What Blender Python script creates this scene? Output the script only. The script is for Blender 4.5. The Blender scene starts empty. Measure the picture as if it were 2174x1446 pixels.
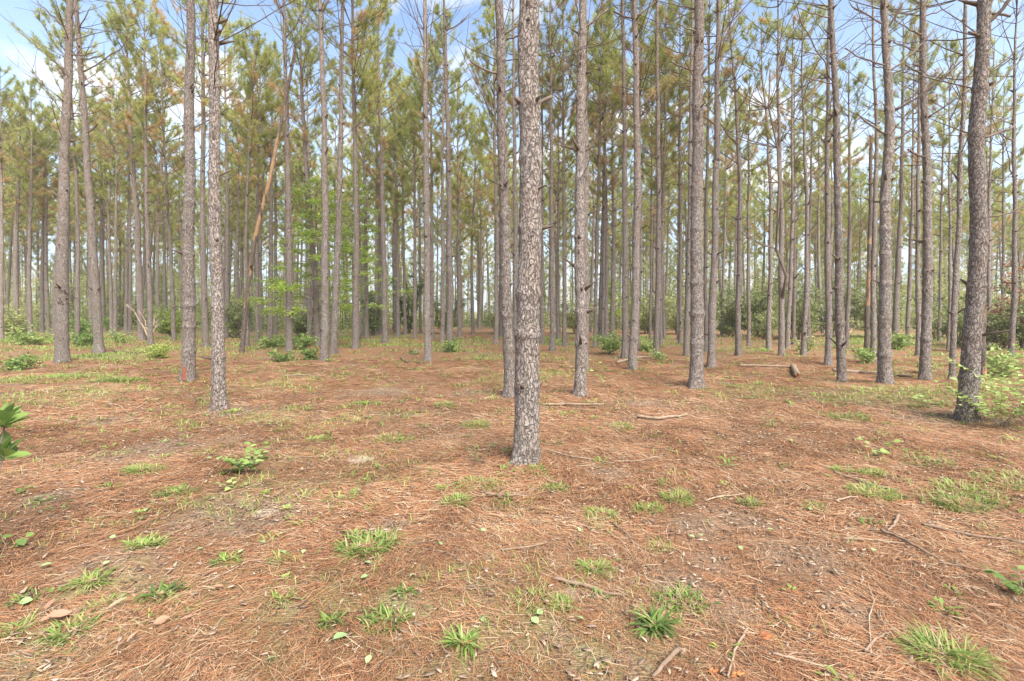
import bpy, math, random
import numpy as np

# ------------------------------------------------------------------ camera, sky, sun, exposure
SC = bpy.context.scene
COL = SC.collection
W_, H_, F_, HOR, CH = 2174.0, 1446.0, 1027.0, 660.0, 1.5
cam_d = bpy.data.cameras.new('camera')
cam = bpy.data.objects.new('camera', cam_d)
COL.objects.link(cam)
cam.location = (0, 0, CH)
cam.rotation_euler = (math.radians(90), 0, 0)
cam_d.sensor_width = 36.0
cam_d.lens = 36.0 * F_ / W_
cam_d.shift_y = -(H_ / 2 - HOR) / W_
cam_d.clip_start = 0.05
cam_d.clip_end = 3000
SC.camera = cam

SUN_EL, SUN_AZ = math.radians(50), math.radians(150)   # azimuth clockwise from +Y (view direction): behind and to the right
world = bpy.data.worlds.new('World')
SC.world = world
world.use_nodes = True
nt = world.node_tree
for n in list(nt.nodes):
    nt.nodes.remove(n)
def wn(t, **k):
    n = nt.nodes.new(t)
    for a, b in k.items():
        setattr(n, a, b)
    return n
sky = wn('ShaderNodeTexSky', sky_type='NISHITA', sun_disc=False)
sky.sun_elevation = SUN_EL
sky.sun_rotation = SUN_AZ
sky.air_density = 1.0
sky.dust_density = 1.6
sky.ozone_density = 1.3
tc = wn('ShaderNodeTexCoord')
sep = wn('ShaderNodeSeparateXYZ')
nt.links.new(tc.outputs['Generated'], sep.inputs[0])
zc = wn('ShaderNodeMath', operation='MAXIMUM'); zc.inputs[1].default_value = 0.06
nt.links.new(sep.outputs[2], zc.inputs[0])
zadd = wn('ShaderNodeMath', operation='ADD'); zadd.inputs[1].default_value = 0.18
nt.links.new(zc.outputs[0], zadd.inputs[0])
dx = wn('ShaderNodeMath', operation='DIVIDE'); dy = wn('ShaderNodeMath', operation='DIVIDE')
nt.links.new(sep.outputs[0], dx.inputs[0]); nt.links.new(zadd.outputs[0], dx.inputs[1])
nt.links.new(sep.outputs[1], dy.inputs[0]); nt.links.new(zadd.outputs[0], dy.inputs[1])
cmb = wn('ShaderNodeCombineXYZ')
nt.links.new(dx.outputs[0], cmb.inputs[0]); nt.links.new(dy.outputs[0], cmb.inputs[1])
cmb.inputs[2].default_value = 8.3
no = wn('ShaderNodeTexNoise'); no.inputs['Scale'].default_value = 2.1
no.inputs['Detail'].default_value = 8; no.inputs['Roughness'].default_value = 0.55
nt.links.new(cmb.outputs[0], no.inputs['Vector'])
cr = wn('ShaderNodeMapRange'); cr.inputs[1].default_value = 0.515; cr.inputs[2].default_value = 0.66
nt.links.new(no.outputs[0], cr.inputs[0])
# whiteness towards the horizon: thin cloud seen edge on
hz = wn('ShaderNodeMapRange', interpolation_type='SMOOTHSTEP'); hz.inputs[1].default_value = 0.02; hz.inputs[2].default_value = 0.62
hz.inputs[3].default_value = 0.85; hz.inputs[4].default_value = 0.0
nt.links.new(sep.outputs[2], hz.inputs[0])
veil = wn('ShaderNodeMix', data_type='RGBA')
nt.links.new(hz.outputs[0], veil.inputs[0])
nt.links.new(sky.outputs[0], veil.inputs[6])
veil.inputs[7].default_value = (2.9, 3.7, 4.7, 1)
mixc = wn('ShaderNodeMix', data_type='RGBA')
nt.links.new(cr.outputs[0], mixc.inputs[0])
nt.links.new(veil.outputs[2], mixc.inputs[6])
mixc.inputs[7].default_value = (4.0, 4.1, 4.3, 1)
bg = wn('ShaderNodeBackground'); bg.inputs[1].default_value = 0.10
out = wn('ShaderNodeOutputWorld')
nt.links.new(mixc.outputs[2], bg.inputs[0]); nt.links.new(bg.outputs[0], out.inputs[0])

sun_d = bpy.data.lights.new('sun', 'SUN')
sun_d.energy = 2.6
sun_d.angle = math.radians(32)
sun_d.color = (1.0, 0.94, 0.86)
sun = bpy.data.objects.new('sun', sun_d)
COL.objects.link(sun)
from mathutils import Vector
sv = Vector((math.sin(SUN_AZ) * math.cos(SUN_EL), math.cos(SUN_AZ) * math.cos(SUN_EL), math.sin(SUN_EL)))
sun.rotation_euler = sv.to_track_quat('Z', 'Y').to_euler()

SC.view_settings.view_transform = 'Standard'
SC.view_settings.look = 'None'
SC.view_settings.exposure = 1.75
SC.view_settings.gamma = 1.0
SC.view_settings.use_curve_mapping = False
cy = SC.cycles
cy.max_bounces = 6; cy.diffuse_bounces = 4; cy.glossy_bounces = 1; cy.transmission_bounces = 3; cy.transparent_max_bounces = 4
cy.use_denoising = True
cy.caustics_reflective = False; cy.caustics_refractive = False

# ------------------------------------------------------------------ helpers
R = np.random.default_rng(7)
random.seed(11)

def hash2(i, j, s):
    n = (i.astype(np.int64) * 374761393 + j.astype(np.int64) * 668265263 + s * 1442695041) & 0xffffffff
    n = ((n ^ (n >> 13)) * 1274126177) & 0xffffffff
    n = n ^ (n >> 16)
    return (n & 0xffffff) / float(0xffffff)
def vnoise(x, y, s=0):
    x = np.asarray(x, float); y = np.asarray(y, float)
    i = np.floor(x); j = np.floor(y)
    fx = x - i; fy = y - j
    fx = fx * fx * (3 - 2 * fx); fy = fy * fy * (3 - 2 * fy)
    i = i.astype(np.int64); j = j.astype(np.int64)
    a = hash2(i, j, s); b = hash2(i + 1, j, s); c = hash2(i, j + 1, s); d = hash2(i + 1, j + 1, s)
    return (a + (b - a) * fx) * (1 - fy) + (c + (d - c) * fx) * fy
def fbm(x, y, s=0, o=4):
    r = 0; a = 0.5
    for k in range(o):
        r = r + a * vnoise(x * 2 ** k + 17.3 * k, y * 2 ** k - 9.1 * k, s + k); a *= 0.5
    return r / (1 - 0.5 ** o)

MOUNDS = []   # (X, Y, radius, height)
def gz(x, y):
    x = np.asarray(x, float); y = np.asarray(y, float)
    d = np.hypot(x, y)
    h = (fbm(x * 0.35, y * 0.35, 3) - 0.5) * 0.16 * np.clip(d / 8, 0.25, 1.5)
    h = h + (fbm(x * 1.6, y * 1.6, 9) - 0.5) * 0.07
    h = h + (fbm(x * 6, y * 6, 21, 3) - 0.5) * 0.028
    for (mx, my, mr, mh) in MOUNDS:
        h = h + mh * np.exp(-((x - mx) ** 2 + (y - my) ** 2) / mr ** 2)
    return h * np.clip((260 - d) / 100, 0, 1)
def G(px, py):
    """ground point seen at a pixel of the 2174x1446 photograph"""
    z = 0.0
    for _ in range(6):
        d = (CH - z) * F_ / (py - HOR)
        X = (px - W_ / 2) / F_ * d
        z = float(gz(X, d))
    return X, d, z
def flat(px, py):
    d = CH * F_ / (py - HOR)
    return (px - W_ / 2) / F_ * d, d
for (px, py, r, h) in [(250, 1215, .16, .05), (900, 1010, .3, .03), (1250, 1010, .22, .05), (1560, 1130, .5, .04), (1150, 1300, .18, .035),
                       (500, 915, .3, .05), (270, 845, .7, .10), (1480, 1240, .2, .03), (380, 1180, .2, .03), (1700, 1260, .25, .04),
                       (600, 880, .35, .05), (1290, 830, .3, .05), (1440, 865, .5, .05), (60, 1240, .2, .03)]:
    X, Y = flat(px, py)
    MOUNDS.append((X, Y, r, h))

for (px, py) in [(401, 802), (466, 868), (1113, 978), (2052, 890), (1479, 817), (1232, 838), (133, 767), (1879, 813), (1081, 840), (1964, 806), (211, 745)]:
    X, Y = flat(px, py)
    MOUNDS.append((X, Y + .05, .42, .055))

class MB:
    def __init__(s):
        s.v = []; s.q = []; s.t = []; s.n = 0; s.tint = []; s.qm = []; s.tm = []
    def add(s, v, q=None, t=None, tint=0.5, mat=0):
        v = np.asarray(v, np.float32).reshape(-1, 3)
        if q is not None and len(q):
            q = np.asarray(q, np.int64).reshape(-1, 4) + s.n; s.q.append(q); s.qm.append(np.full(len(q), mat, np.int32))
        if t is not None and len(t):
            t = np.asarray(t, np.int64).reshape(-1, 3) + s.n; s.t.append(t); s.tm.append(np.full(len(t), mat, np.int32))
        s.v.append(v)
        s.tint.append(np.broadcast_to(np.asarray(tint, np.float32), (len(v),)).copy())
        s.n += len(v)
    def merge(s, o, M=None, off=(0, 0, 0), mat=0):
        v = np.concatenate(o.v)
        if M is not None: v = v @ M.T
        v = v + np.asarray(off, np.float32)
        for q in o.q: s.q.append(q + s.n); s.qm.append(np.full(len(q), mat, np.int32))
        for t in o.t: s.t.append(t + s.n); s.tm.append(np.full(len(t), mat, np.int32))
        s.v.append(v.astype(np.float32)); s.tint.append(np.concatenate(o.tint)); s.n += len(v)
    def mesh(s, name, mats, smooth=False):
        me = bpy.data.meshes.new(name)
        v = np.concatenate(s.v)
        nq = sum(len(a) for a in s.q); ntr = sum(len(a) for a in s.t)
        li = []; mi = []
        if nq: li.append(np.concatenate(s.q).ravel()); mi.append(np.concatenate(s.qm))
        if ntr: li.append(np.concatenate(s.t).ravel()); mi.append(np.concatenate(s.tm))
        li = np.concatenate(li).astype(np.int32); mi = np.concatenate(mi)
        me.vertices.add(len(v)); me.vertices.foreach_set('co', v.ravel())
        me.loops.add(len(li)); me.loops.foreach_set('vertex_index', li)
        st = np.concatenate([np.arange(nq) * 4, nq * 4 + np.arange(ntr) * 3]).astype(np.int32)
        me.polygons.add(nq + ntr)
        me.polygons.foreach_set('loop_start', st)
        at = me.attributes.new('tint', 'FLOAT', 'POINT')
        at.data.foreach_set('value', np.concatenate(s.tint))
        for m in (mats if isinstance(mats, (list, tuple)) else [mats]): me.materials.append(m)
        me.polygons.foreach_set('material_index', mi)
        if smooth: me.polygons.foreach_set('use_smooth', np.ones(nq + ntr, bool))
        me.update(calc_edges=True)
        return me
    def obj(s, name, mats, parent=None, smooth=False, loc=(0, 0, 0)):
        me = s.mesh(name, mats, smooth)
        o = bpy.data.objects.new(name, me); COL.objects.link(o)
        o.location = loc
        if parent is not None: o.parent = parent
        return o

def tag(o, label=None, cat=None, group=None, kind=None):
    if label: o['label'] = label
    if cat: o['category'] = cat
    if group: o['group'] = group
    if kind: o['kind'] = kind
    return o
def empty(name, loc, rz=0):
    e = bpy.data.objects.new(name, None); COL.objects.link(e)
    e.location = loc; e.rotation_euler = (0, 0, rz); e.empty_display_size = 0.1
    return e
def unit(v):
    v = np.asarray(v, float)
    return v / np.maximum(np.linalg.norm(v, axis=-1, keepdims=True), 1e-9)
def tube(b, pts, rad, sides=6, tint=0.5, cap=True, mat=0, wob=0.0):
    P = np.asarray(pts, float); rad = np.broadcast_to(np.asarray(rad, float), (len(P),))
    T = np.gradient(P, axis=0); T = unit(T)
    up = np.array([0.0, 0.0, 1.0]) if abs(T[:, 2]).mean() < 0.8 else np.array([1.0, 0.0, 0.0])
    A = unit(np.cross(T, up)); B = np.cross(T, A)
    th = np.arange(sides) * 2 * math.pi / sides
    r = rad[:, None] * (1 + (R.random((len(P), sides)) - .5) * wob)
    V = P[:, None, :] + r[:, :, None] * (np.cos(th)[None, :, None] * A[:, None, :] + np.sin(th)[None, :, None] * B[:, None, :])
    k = len(P); idx = np.arange(k * sides).reshape(k, sides)
    a = idx[:-1]; c = idx[1:]
    Q = np.stack([a, np.roll(a, -1, 1), np.roll(c, -1, 1), c], -1).reshape(-1, 4)
    V = V.reshape(-1, 3); tr = None
    if cap:
        V = np.vstack([V, P[:1], P[-1:]])
        r0 = idx[0]; r1 = idx[-1]; n0 = k * sides; n1 = n0 + 1
        tr = np.concatenate([np.stack([np.roll(r0, -1), r0, np.full(sides, n0)], -1), np.stack([r1, np.roll(r1, -1), np.full(sides, n1)], -1)])
    b.add(V, Q, tr, tint, mat)

# ------------------------------------------------------------------ materials
def mat(name):
    m = bpy.data.materials.new(name); m.use_nodes = True
    t = m.node_tree
    for n in list(t.nodes): t.nodes.remove(n)
    return m, t
class NT:
    def __init__(s, t): s.t = t
    def n(s, ty, ins=None, **k):
        nd = s.t.nodes.new(ty)
        for a, b in k.items(): setattr(nd, a, b)
        for a, b in (ins or {}).items():
            if hasattr(b, 'is_output') or isinstance(b, bpy.types.NodeSocket): s.t.links.new(b, nd.inputs[a])
            else: nd.inputs[a].default_value = b
        return nd
    def mix(s, f, a, b, blend='MIX'):
        nd = s.t.nodes.new('ShaderNodeMix'); nd.data_type = 'RGBA'; nd.blend_type = blend
        for i, x in ((0, f), (6, a), (7, b)):
            if isinstance(x, bpy.types.NodeSocket): s.t.links.new(x, nd.inputs[i])
            else: nd.inputs[i].default_value = x if i == 0 else (*x, 1)
        return nd.outputs[2]
    def ramp(s, f, stops):
        nd = s.t.nodes.new('ShaderNodeValToRGB'); s.t.links.new(f, nd.inputs[0])
        el = nd.color_ramp.elements
        while len(el) < len(stops): el.new(0.5)
        for e, (p, c) in zip(el, stops): e.position = p; e.color = (*c, 1) if len(c) == 3 else c
        return nd.outputs[0]
    def mr(s, v, a, b, c=0, d=1):
        return s.n('ShaderNodeMapRange', {0: v, 1: a, 2: b, 3: c, 4: d}).outputs[0]
    def math(s, op, a, b=0.0):
        return s.n('ShaderNodeMath', {0: a, 1: b}, operation=op).outputs[0]

def bark_mat(name, plate, warm, grey, crack, patch=None):
    m, t = mat(name); g = NT(t)
    tc = g.n('ShaderNodeTexCoord').outputs['Object']
    oi = g.n('ShaderNodeObjectInfo')
    off = g.n('ShaderNodeVectorMath', {0: oi.outputs['Random'], 1: (37.0, 21.0, 55.0)}, operation='MULTIPLY').outputs[0]
    v = g.n('ShaderNodeVectorMath', {0: tc, 1: off}, operation='ADD').outputs[0]
    wn_ = g.n('ShaderNodeTexNoise', {'Vector': v, 'Scale': 9.0, 'Detail': 3.0}).outputs['Color']
    wv = g.n('ShaderNodeVectorMath', {0: wn_, 1: (0.10, 0.10, 0.16)}, operation='MULTIPLY').outputs[0]
    v2 = g.n('ShaderNodeVectorMath', {0: v, 1: wv}, operation='ADD').outputs[0]
    sc = g.n('ShaderNodeVectorMath', {0: v2, 1: (36.0, 36.0, 12.0)}, operation='MULTIPLY').outputs[0]
    vo = g.n('ShaderNodeTexVoronoi', {'Vector': sc, 'Scale': 1.0}, feature='DISTANCE_TO_EDGE').outputs['Distance']
    vc = g.n('ShaderNodeTexVoronoi', {'Vector': sc, 'Scale': 1.0}, feature='F1').outputs['Color']
    sc2 = g.n('ShaderNodeVectorMath', {0: v2, 1: (75.0, 75.0, 26.0)}, operation='MULTIPLY').outputs[0]
    n2 = g.n('ShaderNodeTexNoise', {'Vector': sc2, 'Scale': 1.0, 'Detail': 5.0, 'Roughness': 0.7}).outputs[0]
    n3 = g.n('ShaderNodeTexNoise', {'Vector': v, 'Scale': 2.3, 'Detail': 3.0}).outputs[0]
    edge = g.mr(g.math('ADD', vo, g.math('MULTIPLY', g.math('SUBTRACT', n2, 0.5), 0.55)), -0.05, 0.15)
    c1 = g.mix(g.mr(n3, 0.35, 0.65), warm, grey)
    vcx = g.n('ShaderNodeSeparateXYZ', {0: vc}).outputs[0]
    c2 = g.mix(g.mr(vcx, 0.0, 1.0, 0.0, 0.75), c1, plate)
    c3 = g.mix(g.mr(n2, 0.38, 0.72), g.mix(0.75, c2, crack), c2)
    c4 = g.mix(edge, crack, c3)
    vz = g.n('ShaderNodeSeparateXYZ', {0: tc}).outputs[2]
    # warmer upper stem
    c4 = g.mix(g.mr(vz, 3.5, 12.0, 0.0, 0.35), c4, g.mix(0.5, c4, (0.40, 0.25, 0.16)))
    rnd = g.mr(oi.outputs['Random'], 0, 1, 0.84, 1.12)
    c5 = g.n('ShaderNodeVectorMath', {0: c4, 'Scale': rnd}, operation='SCALE').outputs[0]
    if patch:
        pn = g.n('ShaderNodeTexNoise', {'Vector': g.n('ShaderNodeVectorMath', {0: tc, 1: (7.0, 7.0, 1.3)}, operation='MULTIPLY').outputs[0], 'Scale': 1.0, 'Detail': 4.0}).outputs[0]
        ta = g.n('ShaderNodeAttribute', attribute_name='tint').outputs['Fac']
        pm = g.mr(g.math('ADD', pn, g.math('MULTIPLY', ta, 0.5)), 0.74, 0.78)
        c5 = g.mix(pm, c5, g.mix(g.mr(n2, .3, .7), patch, tuple(x * 0.75 for x in patch)))
    hgt = g.math('ADD', g.math('MULTIPLY', edge, 0.6), g.math('MULTIPLY', n2, 0.6))
    bp = g.n('ShaderNodeBump', {'Strength': 1.0, 'Distance': 0.03, 'Height': hgt})
    bs = g.n('ShaderNodeBsdfPrincipled', {'Base Color': c5, 'Roughness': 0.92, 'Normal': bp.outputs[0], 'Specular IOR Level': 0.25})
    g.n('ShaderNodeOutputMaterial', {0: bs.outputs[0]})
    return m
BARK = bark_mat('pine_bark', (0.54, 0.485, 0.435), (0.41, 0.32, 0.26), (0.49, 0.45, 0.41), (0.12, 0.09, 0.07))
SNAG = bark_mat('peeling_bark', (0.34, 0.27, 0.22), (0.28, 0.20, 0.16), (0.30, 0.27, 0.24), (0.09, 0.065, 0.05), patch=(0.56, 0.35, 0.19))

def ramp_mat(name, stops, rough=0.85, transl=0.0, noise=None, objvar=0.0, spec=0.3):
    m, t = mat(name); g = NT(t)
    ta = g.n('ShaderNodeAttribute', attribute_name='tint').outputs['Fac']
    c = g.ramp(ta, stops)
    if noise:
        tc = g.n('ShaderNodeTexCoord').outputs['Object']
        nn = g.n('ShaderNodeTexNoise', {'Vector': tc, 'Scale': noise, 'Detail': 4.0}).outputs[0]
        c = g.n('ShaderNodeVectorMath', {0: c, 'Scale': g.mr(nn, .3, .7, .72, 1.22)}, operation='SCALE').outputs[0]
    if objvar:
        oi = g.n('ShaderNodeObjectInfo').outputs['Random']
        c = g.n('ShaderNodeVectorMath', {0: c, 'Scale': g.mr(oi, 0, 1, 1 - objvar, 1 + objvar)}, operation='SCALE').outputs[0]
    bs = g.n('ShaderNodeBsdfPrincipled', {'Base Color': c, 'Roughness': rough, 'Specular IOR Level': spec})
    o = bs.outputs[0]
    if transl:
        tr = g.n('ShaderNodeBsdfTranslucent', {'Color': c})
        o = g.n('ShaderNodeMixShader', {0: transl, 1: o, 2: tr.outputs[0]}).outputs[0]
    g.n('ShaderNodeOutputMaterial', {0: o})
    return m
NEEDLES = ramp_mat('pine_needles', [(0.0, (0.25, 0.295, 0.09)), (0.45, (0.43, 0.46, 0.14)), (0.74, (0.57, 0.545, 0.18)), (0.8, (0.54, 0.42, 0.20)), (1.0, (0.58, 0.40, 0.19))], .7, 0.45, objvar=0.14)
TWIG = ramp_mat('dead_twig_bark', [(0, (0.10, 0.07, 0.052)), (1, (0.30, 0.235, 0.185))], .9, noise=14)
LITTER = ramp_mat('fallen_needles', [(0, (0.06, 0.038, 0.026)), (0.22, (0.23, 0.115, 0.062)), (0.5, (0.43, 0.195, 0.09)), (0.75, (0.42, 0.265, 0.145)), (1.0, (0.60, 0.48, 0.32))], .7, 0.12)
GRASS = ramp_mat('grass_blades', [(0, (0.09, 0.15, 0.04)), (0.5, (0.23, 0.34, 0.075)), (0.8, (0.35, 0.45, 0.11)), (1.0, (0.42, 0.36, 0.18))], .6, 0.35)
LEAFG = ramp_mat('green_leaves', [(0, (0.08, 0.14, 0.04)), (0.5, (0.21, 0.31, 0.08)), (1.0, (0.38, 0.48, 0.15))], .5, 0.35)
LEAFD = ramp_mat('dark_shrub_leaves', [(0, (0.09, 0.13, 0.05)), (0.5, (0.24, 0.285, 0.11)), (1.0, (0.42, 0.445, 0.18))], .55, 0.3)
LEAFO = ramp_mat('olive_leaves', [(0, (0.20, 0.27, 0.06)), (0.5, (0.36, 0.44, 0.10)), (1.0, (0.54, 0.58, 0.18))], .6, 0.4)
YOUNG = ramp_mat('young_tree_leaves', [(0, (0.30, 0.34, 0.11)), (0.5, (0.45, 0.49, 0.16)), (0.85, (0.58, 0.60, 0.23)), (1.0, (0.60, 0.53, 0.24))], .7, 0.45)
LEAFY = ramp_mat('feathery_leaves', [(0, (0.17, 0.27, 0.05)), (0.5, (0.34, 0.46, 0.08)), (1.0, (0.54, 0.62, 0.15))], .6, 0.45)
LEAFR = ramp_mat('rusty_leaves', [(0, (0.20, 0.09, 0.045)), (1.0, (0.42, 0.22, 0.13))], .7, 0.3)
PALE = ramp_mat('pale_fallen_leaf', [(0, (0.20, 0.31, 0.11)), (1, (0.38, 0.48, 0.22))], .55, 0.15)
DRYL = ramp_mat('dry_brown_leaf', [(0, (0.32, 0.18, 0.11)), (1, (0.47, 0.33, 0.22))], .7, 0.1)
WOOD = ramp_mat('weathered_wood', [(0, (0.18, 0.12, 0.08)), (0.6, (0.33, 0.24, 0.165)), (1, (0.47, 0.37, 0.265))], .85, noise=22)
ORANGE = ramp_mat('rotten_orange_wood', [(0, (0.28, 0.09, 0.035)), (1, (0.50, 0.22, 0.08))], .9, noise=30)

INNER = ramp_mat('rubbed_red_bark', [(0, (0.22, 0.075, 0.045)), (1, (0.36, 0.15, 0.09))], .9, noise=25)

def ground_mat():
    m, t = mat('needle_covered_ground'); g = NT(t)
    P = g.n('ShaderNodeNewGeometry').outputs['Position']
    def streak(ang, sx, sy, seed):
        mp = g.n('ShaderNodeMapping', {'Vector': P, 'Location': (seed, seed * 1.7, 0), 'Rotation': (0, 0, math.radians(ang)), 'Scale': (sx, sy, 1)}).outputs[0]
        return g.n('ShaderNodeTexNoise', {'Vector': mp, 'Scale': 1.0, 'Detail': 2.0, 'Roughness': 0.6, 'Distortion': 0.6}).outputs[0]
    s1 = streak(20, 9, 90, 1); s2 = streak(75, 8, 80, 5); s3 = streak(-40, 9, 100, 9); s4 = streak(130, 7, 70, 14)
    a = g.math('MAXIMUM', s1, s3); b = g.math('MAXIMUM', s2, s4)
    big = g.n('ShaderNodeTexNoise', {'Vector': P, 'Scale': 2.2, 'Detail': 4.0}).outputs[0]
    sel = g.n('ShaderNodeMix', {0: g.mr(big, .45, .55), 2: a, 3: b}, data_type='FLOAT').outputs[0]
    c = g.ramp(g.mr(sel, 0.42, 0.72), [(0.0, (0.09, 0.055, 0.034)), (0.3, (0.22, 0.118, 0.063)), (0.6, (0.36, 0.185, 0.092)), (0.85, (0.40, 0.26, 0.15)), (1.0, (0.50, 0.39, 0.26))])
    mid = g.n('ShaderNodeTexNoise', {'Vector': P, 'Scale': 0.55, 'Detail': 5.0}).outputs[0]
    c = g.mix(g.mr(mid, .45, .68, 0, .55), c, g.mix(0.7, c, (0.27, 0.20, 0.13)))
    fine = g.n('ShaderNodeTexNoise', {'Vector': P, 'Scale': 70.0, 'Detail': 3.0, 'Roughness': .7}).outputs[0]
    soil = g.ramp(fine, [(0.3, (0.11, 0.07, 0.046)), (0.5, (0.25, 0.165, 0.105)), (0.72, (0.40, 0.285, 0.19))])
    at = g.n('ShaderNodeAttribute', attribute_name='soil').outputs['Fac']
    c = g.mix(g.mr(g.math('ADD', at, g.math('MULTIPLY', g.math('SUBTRACT', fine, 0.5), 0.9)), .35, .75), c, soil)
    gr = g.n('ShaderNodeAttribute', attribute_name='green').outputs['Fac']
    gn = g.ramp(fine, [(0.3, (0.14, 0.15, 0.05)), (0.6, (0.28, 0.27, 0.11)), (0.75, (0.38, 0.35, 0.19))])
    g2 = g.n('ShaderNodeTexNoise', {'Vector': P, 'Scale': 7.0, 'Detail': 5.0, 'Roughness': .7}).outputs[0]
    c = g.mix(g.mr(g.math('ADD', gr, g2), .85, 1.15, 0, .8), c, gn)
    sd = g.n('ShaderNodeAttribute', attribute_name='sand').outputs['Fac']
    c = g.mix(g.mr(g.math('ADD', sd, g.math('MULTIPLY', g.math('SUBTRACT', fine, .5), .6)), .4, .6), c, (0.52, 0.41, 0.31))
    h = g.math('ADD', g.math('MULTIPLY', sel, 1.0), g.math('MULTIPLY', fine, 0.5))
    bp = g.n('ShaderNodeBump', {'Strength': 1.0, 'Distance': 0.03, 'Height': h})
    bs = g.n('ShaderNodeBsdfPrincipled', {'Base Color': c, 'Roughness': .95, 'Normal': bp.outputs[0], 'Specular IOR Level': 0.15})
    g.n('ShaderNodeOutputMaterial', {0: bs.outputs[0]})
    return m

# ------------------------------------------------------------------ ground
SOIL = [flat(*p) + (r,) for *p, r in [(250, 1215, .2), (320, 1240, .16), (100, 1060, .28), (300, 960, .55), (480, 1090, .3), (560, 1085, .3), (1480, 1130, .28), (1580, 1110, .3), (1690, 1190, .35),
        (1500, 1200, .2), (1440, 1250, .25), (1230, 1395, .2), (1330, 1420, .2), (1180, 1350, .14), (850, 1290, .18), (80, 1400, .2), (1290, 1010, .25), (820, 830, .6), (1000, 835, .4),
        (500, 875, .5), (820, 1130, .2), (1800, 1300, .18), (1560, 1300, .2), (620, 1300, .1)]]
SAND = [flat(*p) + (r,) for *p, r in [(765, 975, .16), (1215, 1268, .07), (1185, 1275, .05), (560, 1090, .10)]]
def soilf(x, y):
    s = np.zeros_like(x)
    for (a, b, r) in SOIL: s = np.maximum(s, np.exp(-((x - a) ** 2 + (y - b) ** 2) / r ** 2))
    return np.clip(s * 0.9 + np.clip((fbm(x * .9, y * .9, 61) - .60) * 4, 0, .7), 0, 1)
def sandf(x, y):
    s = np.zeros_like(x)
    for (a, b, r) in SAND: s = np.maximum(s, np.exp(-((x - a) ** 2 + (y - b) ** 2) / r ** 2))
    return s
def greenf(x, y):
    s = np.clip((fbm(x * .45, y * .45, 33) - .50) * 2.6, 0, .5)
    s = s + 0.20 * np.clip((-x - 0.28 * y - .3) / 3.0, 0, 1) * np.clip((y - 3.5) / 3, 0, 1)
    s = s + 0.22 * np.clip((y - 16) / 14, 0, 1) + 1.0 * np.clip((y - 40) / 20, 0, 1) + 0.2 * np.clip((x - .62 * y) / 2.5, 0, 1)
    return np.clip(s, 0, .85)
def ground():
    n = 620
    u = np.linspace(-1, 1, n)
    gx = np.sinh(u * 6.2) / np.sinh(6.2) * 600
    vv = np.linspace(0, 1, 700)
    gy = -3 + np.sinh(vv * 5.6) / np.sinh(5.6) * 900 + 0.9 * vv * 12
    X, Y = np.meshgrid(gx, gy)
    back = np.array([-600., -200., -60., -20., -8.])
    Xb, Yb = np.meshgrid(gx, back)
    X = np.vstack([Xb, X]); Y = np.vstack([Yb, Y])
    Z = gz(X, Y)
    k, n2 = X.shape
    idx = np.arange(k * n2).reshape(k, n2)
    Q = np.stack([idx[:-1, :-1], idx[:-1, 1:], idx[1:, 1:], idx[1:, :-1]], -1).reshape(-1, 4)
    b = MB(); b.add(np.stack([X, Y, Z], -1), Q)
    o = b.obj('ground', ground_mat(), smooth=True)
    me = o.data
    for nm, f in (('soil', soilf), ('green', greenf), ('sand', sandf)):
        at = me.attributes.new(nm, 'FLOAT', 'POINT'); at.data.foreach_set('value', f(X, Y).astype(np.float32).ravel())
    tag(o, 'forest floor of orange pine needles with bare soil patches', 'ground', kind='structure')
ground()

# loose needle litter lying on the floor (nobody could count it)
def litter():
    b = MB()
    for (d0, d1, n, wd, ln) in [(1.55, 3.2, 125000, .0020, .12), (3.2, 6.5, 190000, .0030, .14), (6.5, 15, 170000, .0060, .18)]:
        d = np.sqrt(R.random(n) * (d1 ** 2 - d0 ** 2) + d0 ** 2)
        x = (R.random(n) * 2 - 1) * 1.22 * d
        # matted clumps: keep more where a clump noise is high, fewer on bare soil
        keep = R.random(n) < np.clip(0.45 + 1.3 * (fbm(x * 3.1, d * 3.1, 71) - .38), .12, 1) * (1 - .82 * np.clip(soilf(x, d) * 1.3, 0, 1)) * (1 - .75 * sandf(x, d))
        x = x[keep]; y = d[keep]; n = len(x)
        flow = fbm(x * .9, y * .9, 91) * math.pi * 4
        a = flow + R.normal(0, 1.25, n)
        L = ln * (0.45 + 0.75 * R.random(n)) * 0.5
        bend = R.normal(0, .22, n)
        w = wd * (0.7 + .7 * R.random(n)) * .5
        ca, sa = np.cos(a), np.sin(a)
        lift = 0.003 + R.random(n) ** 3 * 0.022
        til = R.normal(0, .10, n)
        V = np.zeros((n, 6, 3))
        for j, s in enumerate((-1, 0, 1)):
            cx = x + ca * L * s - sa * bend * L * (s * s); cyy = y + sa * L * s + ca * bend * L * (s * s)
            z = gz(cx, cyy) + lift + np.abs(til) * L * (s + 1) * .6
            ww = w * (1.0 if s == 0 else .55)
            V[:, 2 * j, :] = np.stack([cx - sa * ww, cyy + ca * ww, z], -1)
            V[:, 2 * j + 1, :] = np.stack([cx + sa * ww, cyy - ca * ww, z + ww * .6], -1)
        base = np.arange(n)[:, None] * 6
        Q = np.concatenate([base + np.array([0, 1, 3, 2]), base + np.array([2, 3, 5, 4])])
        tn = np.clip(fbm(x * 1.6, y * 1.6, 55) * .42 + R.normal(.30, .27, n), 0, 1)
        b.add(V, Q, tint=np.repeat(tn, 6))
    tag(b.obj('pine_needle_litter', LITTER), 'loose carpet of fallen orange pine needles over the forest floor', 'needle litter', kind='stuff')
litter()

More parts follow.
